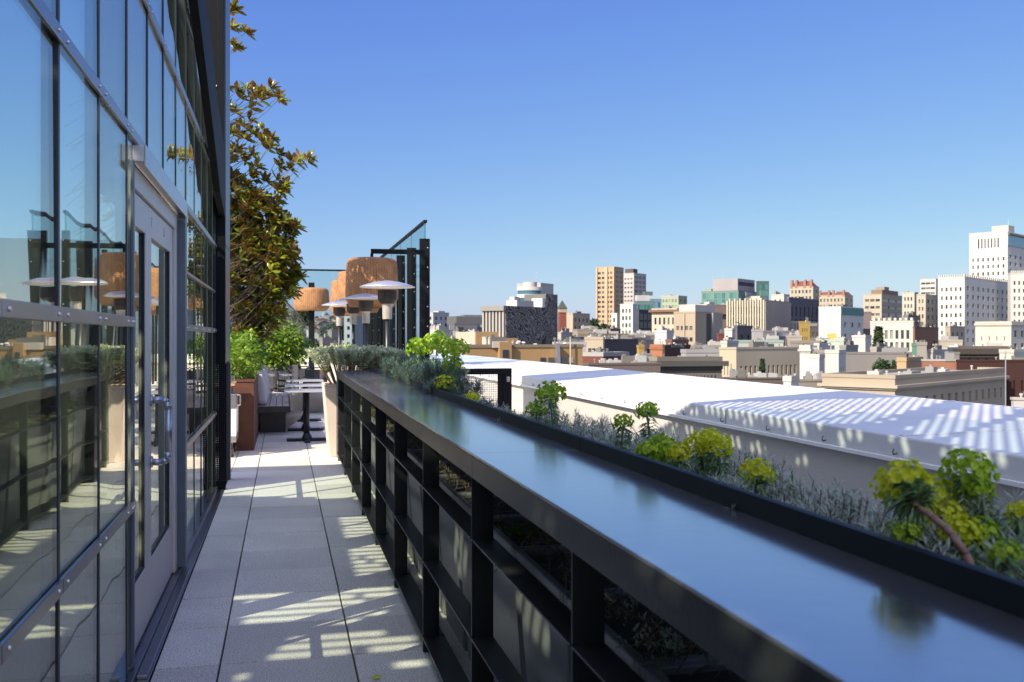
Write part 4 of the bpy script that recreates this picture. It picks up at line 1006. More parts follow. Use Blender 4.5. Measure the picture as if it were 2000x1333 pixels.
def facade(mb,root,axis,Lf,z0,z1,spec,sgn):
    """grid wall with real openings; axis 'y': face y=0 spans x 0..Lf ; axis 'x': face x=0 spans y 0..Lf. returns windows list"""
    def P(u,dep,z): return (u,dep,z) if axis=='y' else (dep,u,z)
    def Q(a,b,c,d): mb.quad(*( (a,b,c,d) if axis=='y' else (d,c,b,a)))
    wins=[]
    if not spec or Lf<1.5:
        Q(P(0,0,z0),P(Lf,0,z0),P(Lf,0,z1),P(0,0,z1)); return wins
    nx,nz,fw,fh=spec['nx'],spec['nz'],spec.get('fw',.5),spec.get('fh',.55)
    mt,mbm,ms=spec.get('top',1.0),spec.get('bot',0),spec.get('side',.6)
    fl=spec.get('floor',3.4); za=z1-mt-nz*fl
    if za<z0: nz=max(1,int((z1-mt-z0)/fl)); za=z1-mt-nz*fl
    Q(P(0,0,z0),P(Lf,0,z0),P(Lf,0,za),P(0,0,za)); Q(P(0,0,z1-mt),P(Lf,0,z1-mt),P(Lf,0,z1),P(0,0,z1))
    Q(P(0,0,za),P(ms,0,za),P(ms,0,z1-mt),P(0,0,z1-mt)); Q(P(Lf-ms,0,za),P(Lf,0,za),P(Lf,0,z1-mt),P(Lf-ms,0,z1-mt))
    cw=(Lf-2*ms)/nx; r=spec.get('dep',.30)
    skip=spec.get('skip',0)
    for i in range(nx):
        for j in range(nz):
            a=ms+i*cw; c=a+cw; zb=za+j*fl; zt=zb+fl
            if skip and random.random()<skip: Q(P(a,0,zb),P(c,0,zb),P(c,0,zt),P(a,0,zt)); continue
            wx=cw*fw/2; m=(a+c)/2; x0,x1=m-wx,m+wx; y0=zb+fl*(1-fh)*.55; y1=y0+fl*fh
            Q(P(a,0,zb),P(c,0,zb),P(c,0,y0),P(a,0,y0)); Q(P(a,0,y1),P(c,0,y1),P(c,0,zt),P(a,0,zt))
            Q(P(a,0,y0),P(x0,0,y0),P(x0,0,y1),P(a,0,y1)); Q(P(x1,0,y0),P(c,0,y0),P(c,0,y1),P(x1,0,y1))
            Q(P(x0,0,y0),P(x1,0,y0),P(x1,r,y0),P(x0,r,y0)); Q(P(x0,r,y1),P(x1,r,y1),P(x1,0,y1),P(x0,0,y1))
            Q(P(x0,0,y0),P(x0,r,y0),P(x0,r,y1),P(x0,0,y1)); Q(P(x1,r,y0),P(x1,0,y0),P(x1,0,y1),P(x1,r,y1))
            wins.append((x0,x1,y0,y1,axis,r))
    return wins
NB=0
class B: pass
def bldg(name,label,cat,xl,xc,xr,yt,d,col,left=None,right=None,a=40,pane='dark',depth=None,cornice=None,roofbits=0,base=None,col2=None,par=.5,par_col=None,group=None,parent=None):
    """corner at pixel column xc and distance d; left face to xl, right face to xr, top at pixel row yt"""
    phi=math.degrees(TH+math.atan((xc-1000)/FPX)); wl,wr=max(0,xc-xl),max(0,xr-xc)
    fixed=a<0
    a=phi+min(68,max(22,math.degrees(math.atan2(wr,wl+.01)))) if a>0 else -a
    if not fixed and wl>4 and wr>4 and wr<wl*4: a=min(a,max(50,phi+18))
    A=math.radians(a); zt=HC+(Y0-yt)/FPX*d; z0=GZ if base is None else base
    C=pd(xc,Y0,d); t2=Vector((math.sin(A),math.cos(A),0)); t1=Vector((-math.cos(A),math.sin(A),0))
    def solve(t,px):
        u=(px-1000)/FPX; rx,ry=ST+u*CT,CT-u*ST
        # C + L t = s (rx,ry)
        den=t.x*ry-t.y*rx; L=-(C.x*ry-C.y*rx)/den if abs(den)>1e-6 else 10
        return L
    Ll=solve(t1,xl) if xl<xc else 0; Lr=solve(t2,xr) if xr>xc else 0
    dp=depth or 14
    if Ll<=0: Ll=dp
    if Lr<=0 or Lr>130: Lr=dp if Lr<=0 else 130
    if parent is None: root=thing(name,label,cat,(C.x,C.y,z0),math.atan2(t2.y,t2.x),group)
    else: root=parent
    H=zt-z0; mb=MB()
    if isinstance(left,dict) and left.get('auto'): left=dict(left); left['nx']=max(1,round(wl/FPX*d/left['auto']*1.45))
    if isinstance(right,dict) and right.get('auto'): right=dict(right); right['nx']=max(1,round(wr/FPX*d/right['auto']*1.45))
    w=facade(mb,root,'x',Ll,0,H,left if xl<xc else None,1); w2=facade(mb,root,'y',Lr,0,H,right if xr>xc else None,1)
    mb.quad((Lr,0,0),(Lr,Ll,0),(Lr,Ll,H),(Lr,0,H)); mb.quad((Lr,Ll,0),(0,Ll,0),(0,Ll,H),(Lr,Ll,H))
    r=MB()
    wo=mb.build('wall',wallm(col),root)
    ph=par
    p=MB(); th=.3
    for (x0,x1,y0,y1) in ((-.06,th,-.06,Ll+.06),(Lr-th,Lr+.06,-.06,Ll+.06),(th,Lr-th,-.06,th),(th,Lr-th,Ll-th,Ll+.06)): p.box(x0,x1,y0,y1,H+.01,H+ph)
    p.build('parapet',wallm(par_col or tuple(c*.92 for c in col)),root)
    q=MB(); q.box(.02,Lr-.02,.02,Ll-.02,H-.05,H+.005); q.build('roof',ROOFM,root)
    if cornice:
        c=MB(); cc=cornice.get('out',.6); ch=cornice.get('h',.8); off=cornice.get('off',.0)
        c.box(-cc,-.002,-cc,Ll+cc,H-ch-off,H-off-.01); c.box(-.0019,Lr+cc,-cc,-.002,H-ch-off,H-off-.01)
        c.box(-cc*.5,-.002,-cc*.5,Ll,H-ch*1.6-off,H-ch-off-.002); c.box(-.0019,Lr,-cc*.5,-.002,H-ch*1.6-off,H-ch-off-.002)
        c.build('cornice',wallm(cornice.get('col',tuple(x*.9 for x in col))),root)
    allw=w+w2; pm=panemesh(pane)
    tot=[]
    for (x0,x1,y0,y1,ax,dep) in allw:
        tot.append((x0,x1,y0,y1,ax,dep))
    random.Random(3).shuffle(tot) if False else None
    for (x0,x1,y0,y1,ax,dep) in tot[:100]:
        o=bpy.data.objects.new('window',pm); COL.objects.link(o); o.parent=root
        if ax=='y': o.location=(x0-.01,dep-.03,y0-.01); o.scale=(x1-x0+.02,.05,y1-y0+.02)
        else: o.location=(dep-.03,x0-.01,y0-.01); o.scale=(.05,x1-x0+.02,y1-y0+.02)
    if len(tot)>100:
        m=MB()
        for (x0,x1,y0,y1,ax,dep) in tot[100:]:
            if ax=='y': m.box(x0-.01,x1+.01,dep-.03,dep+.02,y0-.01,y1+.01)
            else: m.box(dep-.03,dep+.02,x0-.01,x1+.01,y0-.01,y1+.01)
        o=m.build('windows',PM[pane],root); o['kind']='stuff'
    if d<330 and H>3:
        for k in range(3):
            x=random.uniform(.1,.9)*Lr; y=random.uniform(.05,.8)*Ll; hh=random.uniform(.25,.75); m=MB(); m.tube((x,y,H+.006),(x,y,H+hh),.08*max(1,d/140),None,8); m.tube((x,y,H+hh+.001),(x,y,H+hh+.16),.13*max(1,d/140),None,8)
            m.build('roof_vent',wallm(random.choice([(.6,.58,.55),(.3,.28,.26),(.2,.19,.19)])),root)
    for k in range(roofbits+(1 if d<400 else 0)):
        x=random.uniform(.15,.7)*Lr; y=random.uniform(.1,.75)*Ll; ks=min(2.2,.45+d/320); sx=random.uniform(.8,3.2)*ks; sy=random.uniform(.8,2.6)*ks; hh=random.uniform(.35,1.3)*ks
        m=MB(); m.box(x,min(x+sx,Lr-.4),y,min(y+sy,Ll-.4),H+.006,H+hh); m.box(x+.2,x+.5,y+.2,y+.5,H+hh+.001,H+hh+.25*ks)
        m.build('roof_unit',wallm(random.choice([(.55,.53,.5),(.35,.34,.33),(.22,.2,.18)])),root)
    b=B(); b.root=root; b.H=H; b.Lr=Lr; b.Ll=Ll; b.d=d; return b
def addbox(b,name,x0,x1,y0,y1,z0,z1,col,bev=0):
    m=MB(); m.box(x0,x1,y0,y1,z0,z1); return m.build(name,wallm(col) if isinstance(col,tuple) else col,b.root,bevel=bev)
WH=(.66,.63,.58); CR=(.58,.50,.38); GR=(.30,.30,.31); TN=(.42,.31,.20); BK=(.30,.10,.06)
G=lambda au=None,nx=3,nz=6,fw=.5,fh=.5,**k: dict(auto=au,nx=nx,nz=nz,fw=fw,fh=fh,**k)
# --- far skyline, left to right
bldg('apartment_block','pale apartment block just right of the tallest black fin on the skyline','building',828,846,877,612,500,(.50,.50,.52),G(3.4,nz=7,fw=.5),G(3.4,nz=7,fw=.45),a=38,roofbits=1)
bldg('office_block','grey-white office block with slate-blue attic left of the mural building','building',900,906,947,617,450,(.46,.47,.50),G(3.5,nz=5,fw=.5),G(3.2,nz=5,fw=.55,fh=.4,top=7),a=20,par=.4,par_col=(.14,.18,.24),pane='dark')
b=bldg('grey_block','dark grey stepped apartment block before the slate attic office','building',878,888,932,634,300,(.17,.17,.19),G(3.4,nz=4,fw=.4),G(3.6,nz=4,fw=.35),a=25,roofbits=1); addbox(b,'penthouse',1,10,1,9,b.H+.01,b.H+2.6,(.15,.15,.16))
bldg('white_block','small white block above the leftmost green flower head','building',838,852,880,648,260,WH,G(3.4,nz=4,fw=.4),G(3.2,nz=4,fw=.35),a=45,roofbits=2)
bldg('cream_block','cream low block with white roof vents left of the ochre building','building',862,872,908,668,200,CR,G(3.4,nz=3,fw=.35),None,a=30,roofbits=3)
bldg('cream_block','cream narrow block directly behind the left end of the ochre building','building',905,922,942,655,170,(.60,.52,.40),G(3.0,nz=3,fw=.35),None,a=40,roofbits=2)
b=bldg('round_tower_hospital','white building with slab tower and antenna rising behind the black mural','building',1010,1056,1081,556,450,(.55,.52,.50),None,None,a=38,roofbits=0,par=.8)
m=MB(); m.tube((3,4,b.H),(3,4,b.H+6.5),.18,.06,6); m.build('antenna',M['silver'],b.root)
# rounded banded wing
cw=pd(1035,Y0,436); t=thing('rounded_wing','rounded white banded block in front of the slab tower','building',(cw.x,cw.y,GZ)); zt=HC+(Y0-563)/FPX*436-GZ
MB().lathe([(0,0),(5.6,0),(5.6,zt),(0,zt)],n=40).build('wall',PM['blue'],t)
for k in range(9): MB().lathe([(5.6,zt-1.3-3.3*k),(5.95,zt-1.3-3.3*k),(5.95,zt-3.3*k+.3),(5.6,zt-3.3*k+.3)],n=40).build('balcony_band',wallm((.66,.65,.64)),t)
MB().lathe([(0,zt+.31),(3.2,zt+.31),(3.2,zt+2.6),(0,zt+2.6)],n=28).build('penthouse',wallm((.6,.58,.55)),t)
bldg('white_block','plain white block left of the rounded banded block','building',995,1005,1034,582,430,(.60,.57,.54),None,G(3.6,nz=3,fw=.3),a=35,roofbits=0)
def mural():
    b=bldg('mural_building','office with a swirling black and grey mural wall and ribbed left side','building',944,987,1088,602,210,(.22,.21,.20),None,None,a=14,par=.5)
    # replace right face with mural panel
    m=bpy.data.materials.new('swirl_mural'); m.use_nodes=True; N=m.node_tree.nodes; L=m.node_tree.links; bs=N['Principled BSDF']; bs.inputs['Roughness'].default_value=.85
    tc=N.new('ShaderNodeTexCoord'); n1=N.new('ShaderNodeTexNoise'); n1.inputs['Scale'].default_value=.16; n1.inputs['Detail'].default_value=1.5; n1.inputs['Distortion'].default_value=1.5; L.new(tc.outputs['Object'],n1.inputs[0])
    mx=N.new('ShaderNodeVectorMath'); mx.operation='MULTIPLY_ADD'; mx.inputs[1].default_value=(16,16,16); L.new(n1.outputs['Color'],mx.inputs[0]); L.new(tc.outputs['Object'],mx.inputs[2])
    wv=N.new('ShaderNodeTexWave'); wv.bands_direction='DIAGONAL'; wv.inputs['Scale'].default_value=.42; wv.inputs['Distortion'].default_value=9; wv.inputs['Detail'].default_value=3; L.new(mx.outputs[0],wv.inputs[0])
    cr=N.new('ShaderNodeValToRGB'); cr.color_ramp.elements[0].position=.42; cr.color_ramp.elements[0].color=(.018,.02,.026,1); cr.color_ramp.elements[1].position=.62; cr.color_ramp.elements[1].color=(.19,.165,.15,1); L.new(wv.outputs['Fac'],cr.inputs[0]); L.new(cr.outputs[0],bs.inputs['Base Color'])
    q=MB(); q.box(.05,b.Lr,-.15,-.01,0,b.H+.4); x1=b.Lr; q.box(x1*.76,x1,-.15,-.01,b.H+.401,b.H+3.6); q.build('mural_wall',m,b.root)
    addbox(b,'roof_block',x1*.76,x1,0,6,b.H+.5,b.H+3.6,(.2,.19,.18))
    for k in range(7):
        y=.3+k*(b.Ll-.6)/6; addbox(b,'pilaster',-.5,-.01,y-.22,y+.22,0,b.H-.6,(.52,.47,.42))
    addbox(b,'eave',-.9,-.01,-.2,b.Ll+.2,b.H-.59,b.H+.5,(.34,.31,.29))
    for k in range(6):
        y=.7+k*(b.Ll-.6)/6
        for j in range(5): addbox(b,'window',-.06,-.01,y,y+(b.Ll-.6)/6-.8,b.H-3.2-3.3*j,b.H-1.2-3.3*j,PM['mid'])
    addbox(b,'roof_unit',x1*.28,x1*.60,1,4,b.H+.5,b.H+1.9,(.62,.6,.57)); addbox(b,'roof_unit',x1*.70,x1*.755,0,3,b.H+.5,b.H+2.6,(.8,.78,.75))
mural()
# brick pagoda-roofed tower
c=pd(1098,Y0,330); t=thing('brick_tower','slender red brick tower with pointed dark roof right of the mural','tower',(c.x,c.y,GZ)); zt=HC+(Y0-611)/FPX*330-GZ
MB().frustum(0,0,0,zt,1.5,1.5,1.15,1.15).build('shaft',wallm((.30,.075,.045)),t); MB().frustum(0,0,zt+.01,zt+1.3,1.4,1.4,1.3,1.3).build('belfry',wallm((.48,.35,.22)),t); MB().frustum(0,0,zt+1.31,zt+4.2,1.5,1.5,.05,.05).build('roof',wallm((.08,.10,.08)),t)
bldg('cream_block','cream apartment block with many windows right of the brick tower','building',1104,1119,1152,614,420,(.54,.43,.30),None,G(3.0,nz=6,fw=.4),a=30,roofbits=1)
b=bldg('brown_tower','tall brown twin-shaft residential tower with stacked balconies','tower',1165,1200,1218,524,600,(.60,.40,.22),G(4.4,nz=26,fw=.72,fh=.5,floor=3.0,top=1.5),G(4,nz=26,fw=.6,floor=3.0),a=38,par=1.0)
addbox(b,'pilaster',-.8,-.01,b.Ll*.36,b.Ll*.52,b.H-88,b.H+.8,(.66,.44,.27)); addbox(b,'pilaster',-.8,-.01,-.1,b.Ll*.08,b.H-88,b.H+.8,(.62,.41,.24)); addbox(b,'pilaster',-.8,-.01,b.Ll*.92,b.Ll,b.H-88,b.H+.8,(.66,.44,.27))
b=bldg('white_tower','tall white tower with a dark crown and dark right side beside the brown tower','tower',1217,1238,1262,535,640,(.55,.49,.47),G(3.0,nz=26,fw=.62,fh=.35,floor=2.9,top=2),G(3.4,nz=24,fw=.75,fh=.6,floor=3.0),a=42,par=.6)
addbox(b,'crown',1,b.Lr*.4,1,b.Ll-1,b.H+.6,b.H+3.4,(.12,.09,.08))
bldg('white_grid_block','white grid-windowed lower wing at the foot of the towers','building',1194,1205,1216,614,405,(.66,.64,.60),G(2.6,nz=9,fw=.55,fh=.55,floor=3.1),None,a=28)
bldg('white_grid_block','white grid-windowed main block at the foot of the towers','building',1211,1236,1244,596,400,(.68,.66,.62),G(2.6,nz=14,fw=.55,fh=.55,floor=3.0),None,a=28)
b=bldg('teal_glass_block','teal glass office block right of the white grid block','building',1238,1243,1278,590,460,(.16,.26,.27),G(2.6,nz=10,fw=.85,fh=.8,floor=3.6,dep=.1),G(2.6,nz=10,fw=.86,fh=.8,floor=3.6,dep=.1),a=25,pane='teal')
addbox(b,'white_storey',.5,b.Lr*.75,.5,b.Ll,b.H+.51,b.H+3.2,(.60,.58,.57)); addbox(b,'roof_block',b.Lr*.5,b.Lr*.95,.8,b.Ll,b.H+3.21,b.H+5,(.13,.17,.17))
bldg('dark_glass_block','dark glass block in front of the teal glass offices','building',1244,1248,1274,607,430,(.07,.08,.10),None,G(2.6,nz=9,fw=.85,fh=.75,floor=3.6,dep=.1),a=-50,pane='black')
bldg('blue_glass_block','small blue glass block between the teal block and the civic building','building',1268,1272,1292,586,520,(.20,.30,.36),None,G(2.6,nz=6,fw=.85,fh=.8,dep=.1),a=28,pane='blue')
b=bldg('green_cream_block','pale green block with tan right end behind the civic building','building',1291,1325,1342,579,560,(.42,.46,.34),G(3.2,nz=6,fw=.6,fh=.5),G(4,nz=5,fw=.5),a=42,pane='green',par_col=(.55,.53,.45),roofbits=2)
bldg('civic_building','cream civic building with brown cornice and tall windows','building',1273,1322,1338,605,350,(.62,.54,.40),G(2.6,nz=6,fw=.45,fh=.62,floor=4.0,top=2.2),None,a=32,cornice=dict(out=.9,h=.9,col=(.25,.13,.08)))
bldg('cream_hall','long cream hall with dark attic windows behind the beige slab building','building',1326,1381,1424,597,340,(.66,.60,.50),G(3.6,nz=2,fw=.35,top=2),G(3.6,nz=2,fw=.5,fh=.6,top=2),a=38,roofbits=2)
bldg('mauve_block','mauve-brown block behind the right shoulder of the beige slab building','building',1380,1386,1426,598,320,(.23,.16,.145),None,G(4.5,nz=1,fw=.6,fh=.5,top=2),a=12)
b=bldg('beige_slab_building','beige building with rows of small windows and a blank grey right side','building',1316,1358,1408,612,265,(.52,.41,.28),G(2.05,nz=8,fw=.66,fh=.36,floor=3.15,top=2.6),None,a=36,roofbits=0)
addbox(b,'stair_slot',b.Lr*.42,b.Lr*.60,-.06,-.01,0,b.H,(.10,.10,.10)); addbox(b,'side_tower',b.Lr*.62,b.Lr,-.5,-.061,0,b.H+.3,(.45,.40,.34)); addbox(b,'pilaster',-.35,-.01,b.Ll*.47,b.Ll*.55,0,b.H,(.52,.42,.29))
addbox(b,'rooftop_storey',2,b.Lr*.9,1,b.Ll*.8,b.H+.51,b.H+2.4,(.63,.60,.55))
b=bldg('green_glass_hospital','broad green glass hospital with mauve penthouse and rooftop masts','building',1370,1442,1479,569,550,(.20,.30,.26),G(3.3,nz=7,fw=.86,fh=.9,floor=3.7,top=.6,dep=.1),G(3.3,nz=7,fw=.86,fh=.85,floor=3.7,dep=.1),a=35,pane='teal')
addbox(b,'penthouse',1.5,b.Lr*.95,1,b.Ll*.72,b.H+.51,b.H+7.4,(.42,.37,.38)); addbox(b,'penthouse_band',2.5,b.Lr*.9,.9,.98,b.H+3.5,b.H+5.6,(.10,.08,.10))
addbox(b,'lower_step',.1,b.Lr*.5,b.Ll*.73,b.Ll*.93,b.H+.51,b.H+1.8,(.30,.38,.26))
addbox(b,'white_frame',b.Lr*.35,b.Lr*.98,-.5,-.01,b.H-13,b.H-.3,(.5,.47,.52)); 
for i in range(5):
    for j in range(3): addbox(b,'window',b.Lr*(.42+.10*i),b.Lr*(.42+.10*i)+b.Lr*.08,-.56,-.501,b.H-12+3.8*j,b.H-9+3.8*j,PM['teal'])
for k,x in enumerate((.55,.45,.1)):
    m=MB(); yy=b.Ll*(.75-.28*k) if k<2 else b.Ll*.05; m.tube((3,yy,b.H+(.5 if k<0 else 7.4)),(3,yy,b.H+13-2*(k==2)),.16,.06,6); m.build('mast',M['silver'],b.root)
bldg('green_glass_wing','dark green glass wing at the right end of the hospital','building',1477,1480,1502,551,560,(.08,.16,.15),None,G(3,nz=10,fw=.85,fh=.85,floor=3.6,dep=.1),a=28,pane='teal')
b=bldg('ribbed_building','cream building with pointed vertical fins and a blank beige right wall','building',1420,1494,1544,588,300,(.30,.27,.20),G(1.9,nz=6,fw=.7,fh=.7,floor=3.4,top=1.2),None,a=40,pane='blue',par=.3)
n=14
for k in range(n+1): addbox(b,'fin',-.6,-.01,k*(b.Ll-.5)/n,k*(b.Ll-.5)/n+.45,b.H-24,b.H+(.9 if k%2 else .2),(.66,.59,.42))
addbox(b,'side_wall',.05,b.Lr,-.25,-.01,0,b.H,(.46,.39,.32)); addbox(b,'roof_block',1,6,2,b.Ll*.4,b.H+.31,b.H+1.6,(.62,.58,.5))
bldg('cream_block','small cream stepped block peeking above the blank beige wall','building',1507,1531,1542,577,420,(.66,.60,.50),G(3.3,nz=2,fw=.4),None,a=40,roofbits=2)
b=bldg('red_roof_tower','residential tower with red mansard roof and corner turrets','tower',1542,1588,1600,560,520,(.52,.45,.33),G(3.2,nz=7,fw=.5,fh=.5),G(3.2,nz=7,fw=.5),a=40,pane='dark',par=.3)
m=MB(); m.frustum(b.Lr/2,b.Ll/2,b.H+.31,b.H+3.2,b.Lr/2,b.Ll/2-.6,b.Lr/2-2.5,b.Ll/2-3); m.build('red_roof',wallm((.26,.07,.05)),b.root)
for yy in (.5,b.Ll*.3,b.Ll*.66,b.Ll-1.8): addbox(b,'turret',-.2,1.3,yy,yy+1.3,b.H-.5,b.H+3.8,(.42,.20,.14))
b=bldg('slate_block','slate blue-grey block with tall dark window slots below the red-roofed tower','building',1537,1541,1599,583,350,(.13,.13,.17),None,G(2.2,nz=2,fw=.45,fh=.8,floor=4.6,top=2.4),a=-50,par_col=(.2,.2,.24),pane='black')
addbox(b,'white_band',0,b.Lr,-.3,-.01,b.H-12,b.H-8.2,(.5,.48,.47))
for k in range(9): addbox(b,'window',.8+k*b.Lr/9.2,.8+k*b.Lr/9.2+b.Lr/16,-.36,-.301,b.H-11.2,b.H-9,PM['black'])
b=bldg('red_roof_tower','lower red-roofed tower pair right of the slate block','tower',1598,1650,1666,577,540,(.55,.46,.33),G(3.2,nz=5,fw=.45),G(3.2,nz=5,fw=.5),a=42,par=.3)
for y0,y1 in ((.4,b.Ll*.42),(b.Ll*.58,b.Ll-.4)):
    m=MB(); m.frustum(b.Lr/2,(y0+y1)/2,b.H+.31,b.H+2.2,b.Lr/2,(y1-y0)/2,b.Lr/2-2,(y1-y0)/2-1.5); m.build('red_roof',wallm((.28,.08,.05)),b.root)
for yy in (.2,b.Ll*.4,b.Ll*.56,b.Ll-1.5): addbox(b,'turret',-.2,1.0,yy,yy+1.1,b.H-.5,b.H+3.0,(.42,.22,.16))
b=bldg('white_mural_block','white block with small yellow painted shapes and a teal top band on its right side','building',1599,1642,1686,602,280,(.72,.70,.66),None,G(3.0,nz=6,fw=.4,fh=.4,top=3.2),a=42,roofbits=2)
addbox(b,'teal_band',0,b.Lr,-.2,-.01,b.H-1.9,b.H+.2,(.12,.32,.28))
m=MB()
for (cy,cz,r) in ((.38,-8.6,1.4),(.68,-10.0,1.1),(.42,-10.4,1.0)): 
    m.prism([(b.Ll*cy+r*math.cos(k*.7)*(1+.3*(k%2)),b.H+cz+r*.9*math.sin(k*.7)*(1+.3*(k%2))) for k in range(9)],'x',-.05,-.012)
m.build('painted_blotches',wallm((.75,.48,.06)),b.root)
m=MB()
for k in range(7): m.prism([(b.Ll*.42+.3*k,b.H-2.5-.75*k),(b.Ll*.42+.3*k+.22,b.H-2.5-.75*k),(b.Ll*.42+.3*k-.6,b.H-3.6-.75*k),(b.Ll*.42+.3*k-.85,b.H-3.6-.75*k)],'x',-.05,-.012)
m.build('painted_lines',wallm((.50,.52,.42)),b.root)
bldg('mauve_block','mauve block between the white mural block and the cream offices','building',1684,1687,1702,612,330,(.26,.19,.19),None,None,a=12)
b=bldg('cream_offices','cream and brown office building with horizontal window bands','building',1686,1722,1766,576,450,(.56,.47,.35),G(3.6,nz=10,fw=.8,fh=.35,floor=3.3),G(5,nz=10,fw=.9,fh=.42,floor=3.3),a=38,par=.4)
addbox(b,'brown_top',b.Lr*.1,b.Lr*.8,b.Ll*.1,b.Ll*.7,b.H+.41,b.H+2.5,(.30,.20,.13)); addbox(b,'roof_unit',b.Lr*.3,b.Lr*.5,2,6,b.H+2.51,b.H+4.2,(.35,.28,.22))
bldg('cream_block','cream gridded block right of the banded cream offices','building',1762,1786,1793,573,430,(.60,.54,.44),G(2.9,nz=10,fw=.5,fh=.5,floor=3.2),None,a=36,roofbits=1)
bldg('grey_side_block','cream block with a grey shaded right side left of the big white building','building',1790,1808,1834,577,410,(.56,.49,.38),G(2.9,nz=10,fw=.5,fh=.5,floor=3.2),G(3,nz=9,fw=.5),a=45,par=.5)
bldg('slatted_far_block','far pale block with horizontal dark bands left of the big white building','building',1797,1828,1836,546,650,(.60,.56,.52),G(6,nz=6,fw=.92,fh=.4,floor=3.3),None,a=30)
def crenel(b,side,n,col,h=.9):
    m=MB(); L=b.Ll if side=='x' else b.Lr
    for k in range(n):
        a=k*L/n; 
        if side=='x': m.box(-.15,.4,a+.1,a+L/n*.55,b.H+.51,b.H+.5+h)
        else: m.box(a+.1,a+L/n*.55,-.15,.4,b.H+.51,b.H+.5+h)
    m.build('crenellation',wallm(col),b.root)
b=bldg('white_hotel_wing','big white building with a notched parapet and regular dark windows','building',1832,1884,1972,543,355,(.72,.68,.62),G(3.0,nz=9,fw=.42,fh=.45,floor=3.2,top=2.6),G(2.7,nz=9,fw=.42,fh=.5,floor=3.2,top=2.2),a=44,par=.5)
crenel(b,'x',12,(.72,.68,.62)); crenel(b,'y',22,(.68,.60,.50))  # weaker sun on the right side is put into its tanner colour
b=bldg('white_hotel_tower','tallest white tower cut by the right edge, with a notched skyline','tower',1893,1968,2035,456,400,(.72,.69,.64),G(3.1,nz=8,fw=.36,fh=.5,floor=3.0,top=9),G(3.0,nz=18,fw=.45,fh=.5,floor=3.0,top=8),a=40,par=.8)
for k in range(7): addbox(b,'tall_window',-.06,-.01,b.Ll*.22+k*b.Ll*.085,b.Ll*.22+k*b.Ll*.085+.6,b.H-5.6,b.H-1.6,PM['dark'])
addbox(b,'penthouse',2,9,b.Ll*.02,b.Ll*.45,b.H+.81,b.H+3.6,(.62,.57,.5)); addbox(b,'lounge_glass',-.1,b.Lr,-.3,-.01,b.H-5,b.H-.6,PM['blue']); addbox(b,'lounge_roof',-.6,b.Lr,-.9,-.31,b.H-.59,b.H+.1,(.25,.22,.2)); crenel(b,'x',16,(.72,.69,.64),.7)
m=MB(); m.tube((4,1,b.H+3.6),(4,1,b.H+6.5),.12,.05,6); m.build('antenna',M['silver'],b.root)
b=bldg('white_hotel_annex','white stepped annex in front of the tallest tower at the right edge','building',1968,1974,2035,536,375,(.70,.66,.60),None,G(3.0,nz=12,fw=.42,fh=.5,floor=3.0,top=2),a=40); crenel(b,'y',16,(.70,.66,.60))
# --- middle distance
b=bldg('cream_corner_building','plain cream building with few small windows at the right edge','building',1905,1975,2030,632,225,(.68,.62,.52),G(nx=4,nz=3,fw=.12,fh=.35,floor=2.8,top=2.2),G(2.6,nz=4,fw=.4,floor=3.0),a=44,roofbits=1,cornice=dict(out=.25,h=.4))
b=bldg('deco_building','white deco building with tall window bays beside a brick side wall','building',1700,1784,1786,631,205,(.70,.66,.58),G(nx=7,nz=4,fw=.55,fh=.72,floor=2.6,top=1.2),None,a=32,pane='mid'); crenel(b,'x',8,(.7,.66,.58),.6)
bldg('brick_side_building','brown brick building attached right of the white deco building','building',1783,1787,1833,641,200,(.26,.11,.065),None,G(nx=3,nz=3,fw=.22,fh=.5,floor=3.2,top=2),a=-50,par=.3)
bldg('ornate_green_building','pale green ornate low building below the white mural block','building',1600,1648,1674,668,185,(.52,.60,.50),G(2.6,nz=2,fw=.4,fh=.6),G(2.4,nz=2,fw=.45,fh=.6),a=42,pane='black',roofbits=2)
bldg('white_block','small white cube building left of the dark conifer','building',1664,1690,1702,660,182,(.68,.64,.58),None,None,a=38,roofbits=1)
bldg('brown_grey_block','brown-grey low block left of the pale green ornate building','building',1543,1560,1630,671,190,(.38,.32,.27),G(2,nz=3,fw=.35,floor=2.6),G(2.4,nz=3,fw=.35,floor=2.6),a=28,roofbits=3)
bldg('purple_roofed_block','long low block with purple-grey roofs behind the cream windowed building','building',1482,1488,1560,650,230,(.24,.22,.26),None,G(4,nz=1,fw=.4),a=12,roofbits=4)
bldg('white_stack_block','narrow white block with a chimney left of the purple-roofed block','building',1415,1430,1436,646,215,WH,None,None,a=38,roofbits=1)
bldg('grey_block','dark grey cube building between two narrow white blocks','building',1432,1440,1470,640,225,(.16,.15,.16),None,G(3.2,nz=2,fw=.35),a=30,roofbits=1)
bldg('white_block','mauve-white cube building with one window, right of the dark grey cube','building',1468,1472,1490,648,222,(.52,.48,.48),None,G(nx=1,nz=2,fw=.3),a=28)
bldg('mint_roof_block','low white block with a mint green eave above the cream windowed building','building',1432,1437,1530,670,170,(.60,.60,.53),None,None,a=14,par_col=(.36,.50,.42),roofbits=2)
b=bldg('cream_windowed_building','cream three-storey building with paired dark windows and white left side','building',1405,1438,1562,683,135,(.60,.50,.34),G(nx=3,nz=2,fw=.22,fh=.5,floor=3.4,top=1.2),G(nx=13,nz=4,fw=.42,fh=.5,floor=2.9,top=1.7),a=-64,roofbits=3,par=.3)
bldg('dark_ornate_building','dark ornate low building with heavy cornice before the beige slab building','building',1272,1285,1410,706,112,(.20,.17,.145),G(2.2,nz=2,fw=.4),G(nx=15,nz=2,fw=.42,fh=.62,floor=2.3,top=1.3),a=10,pane='mid',cornice=dict(out=.6,h=.6,col=(.10,.095,.09)),roofbits=0)
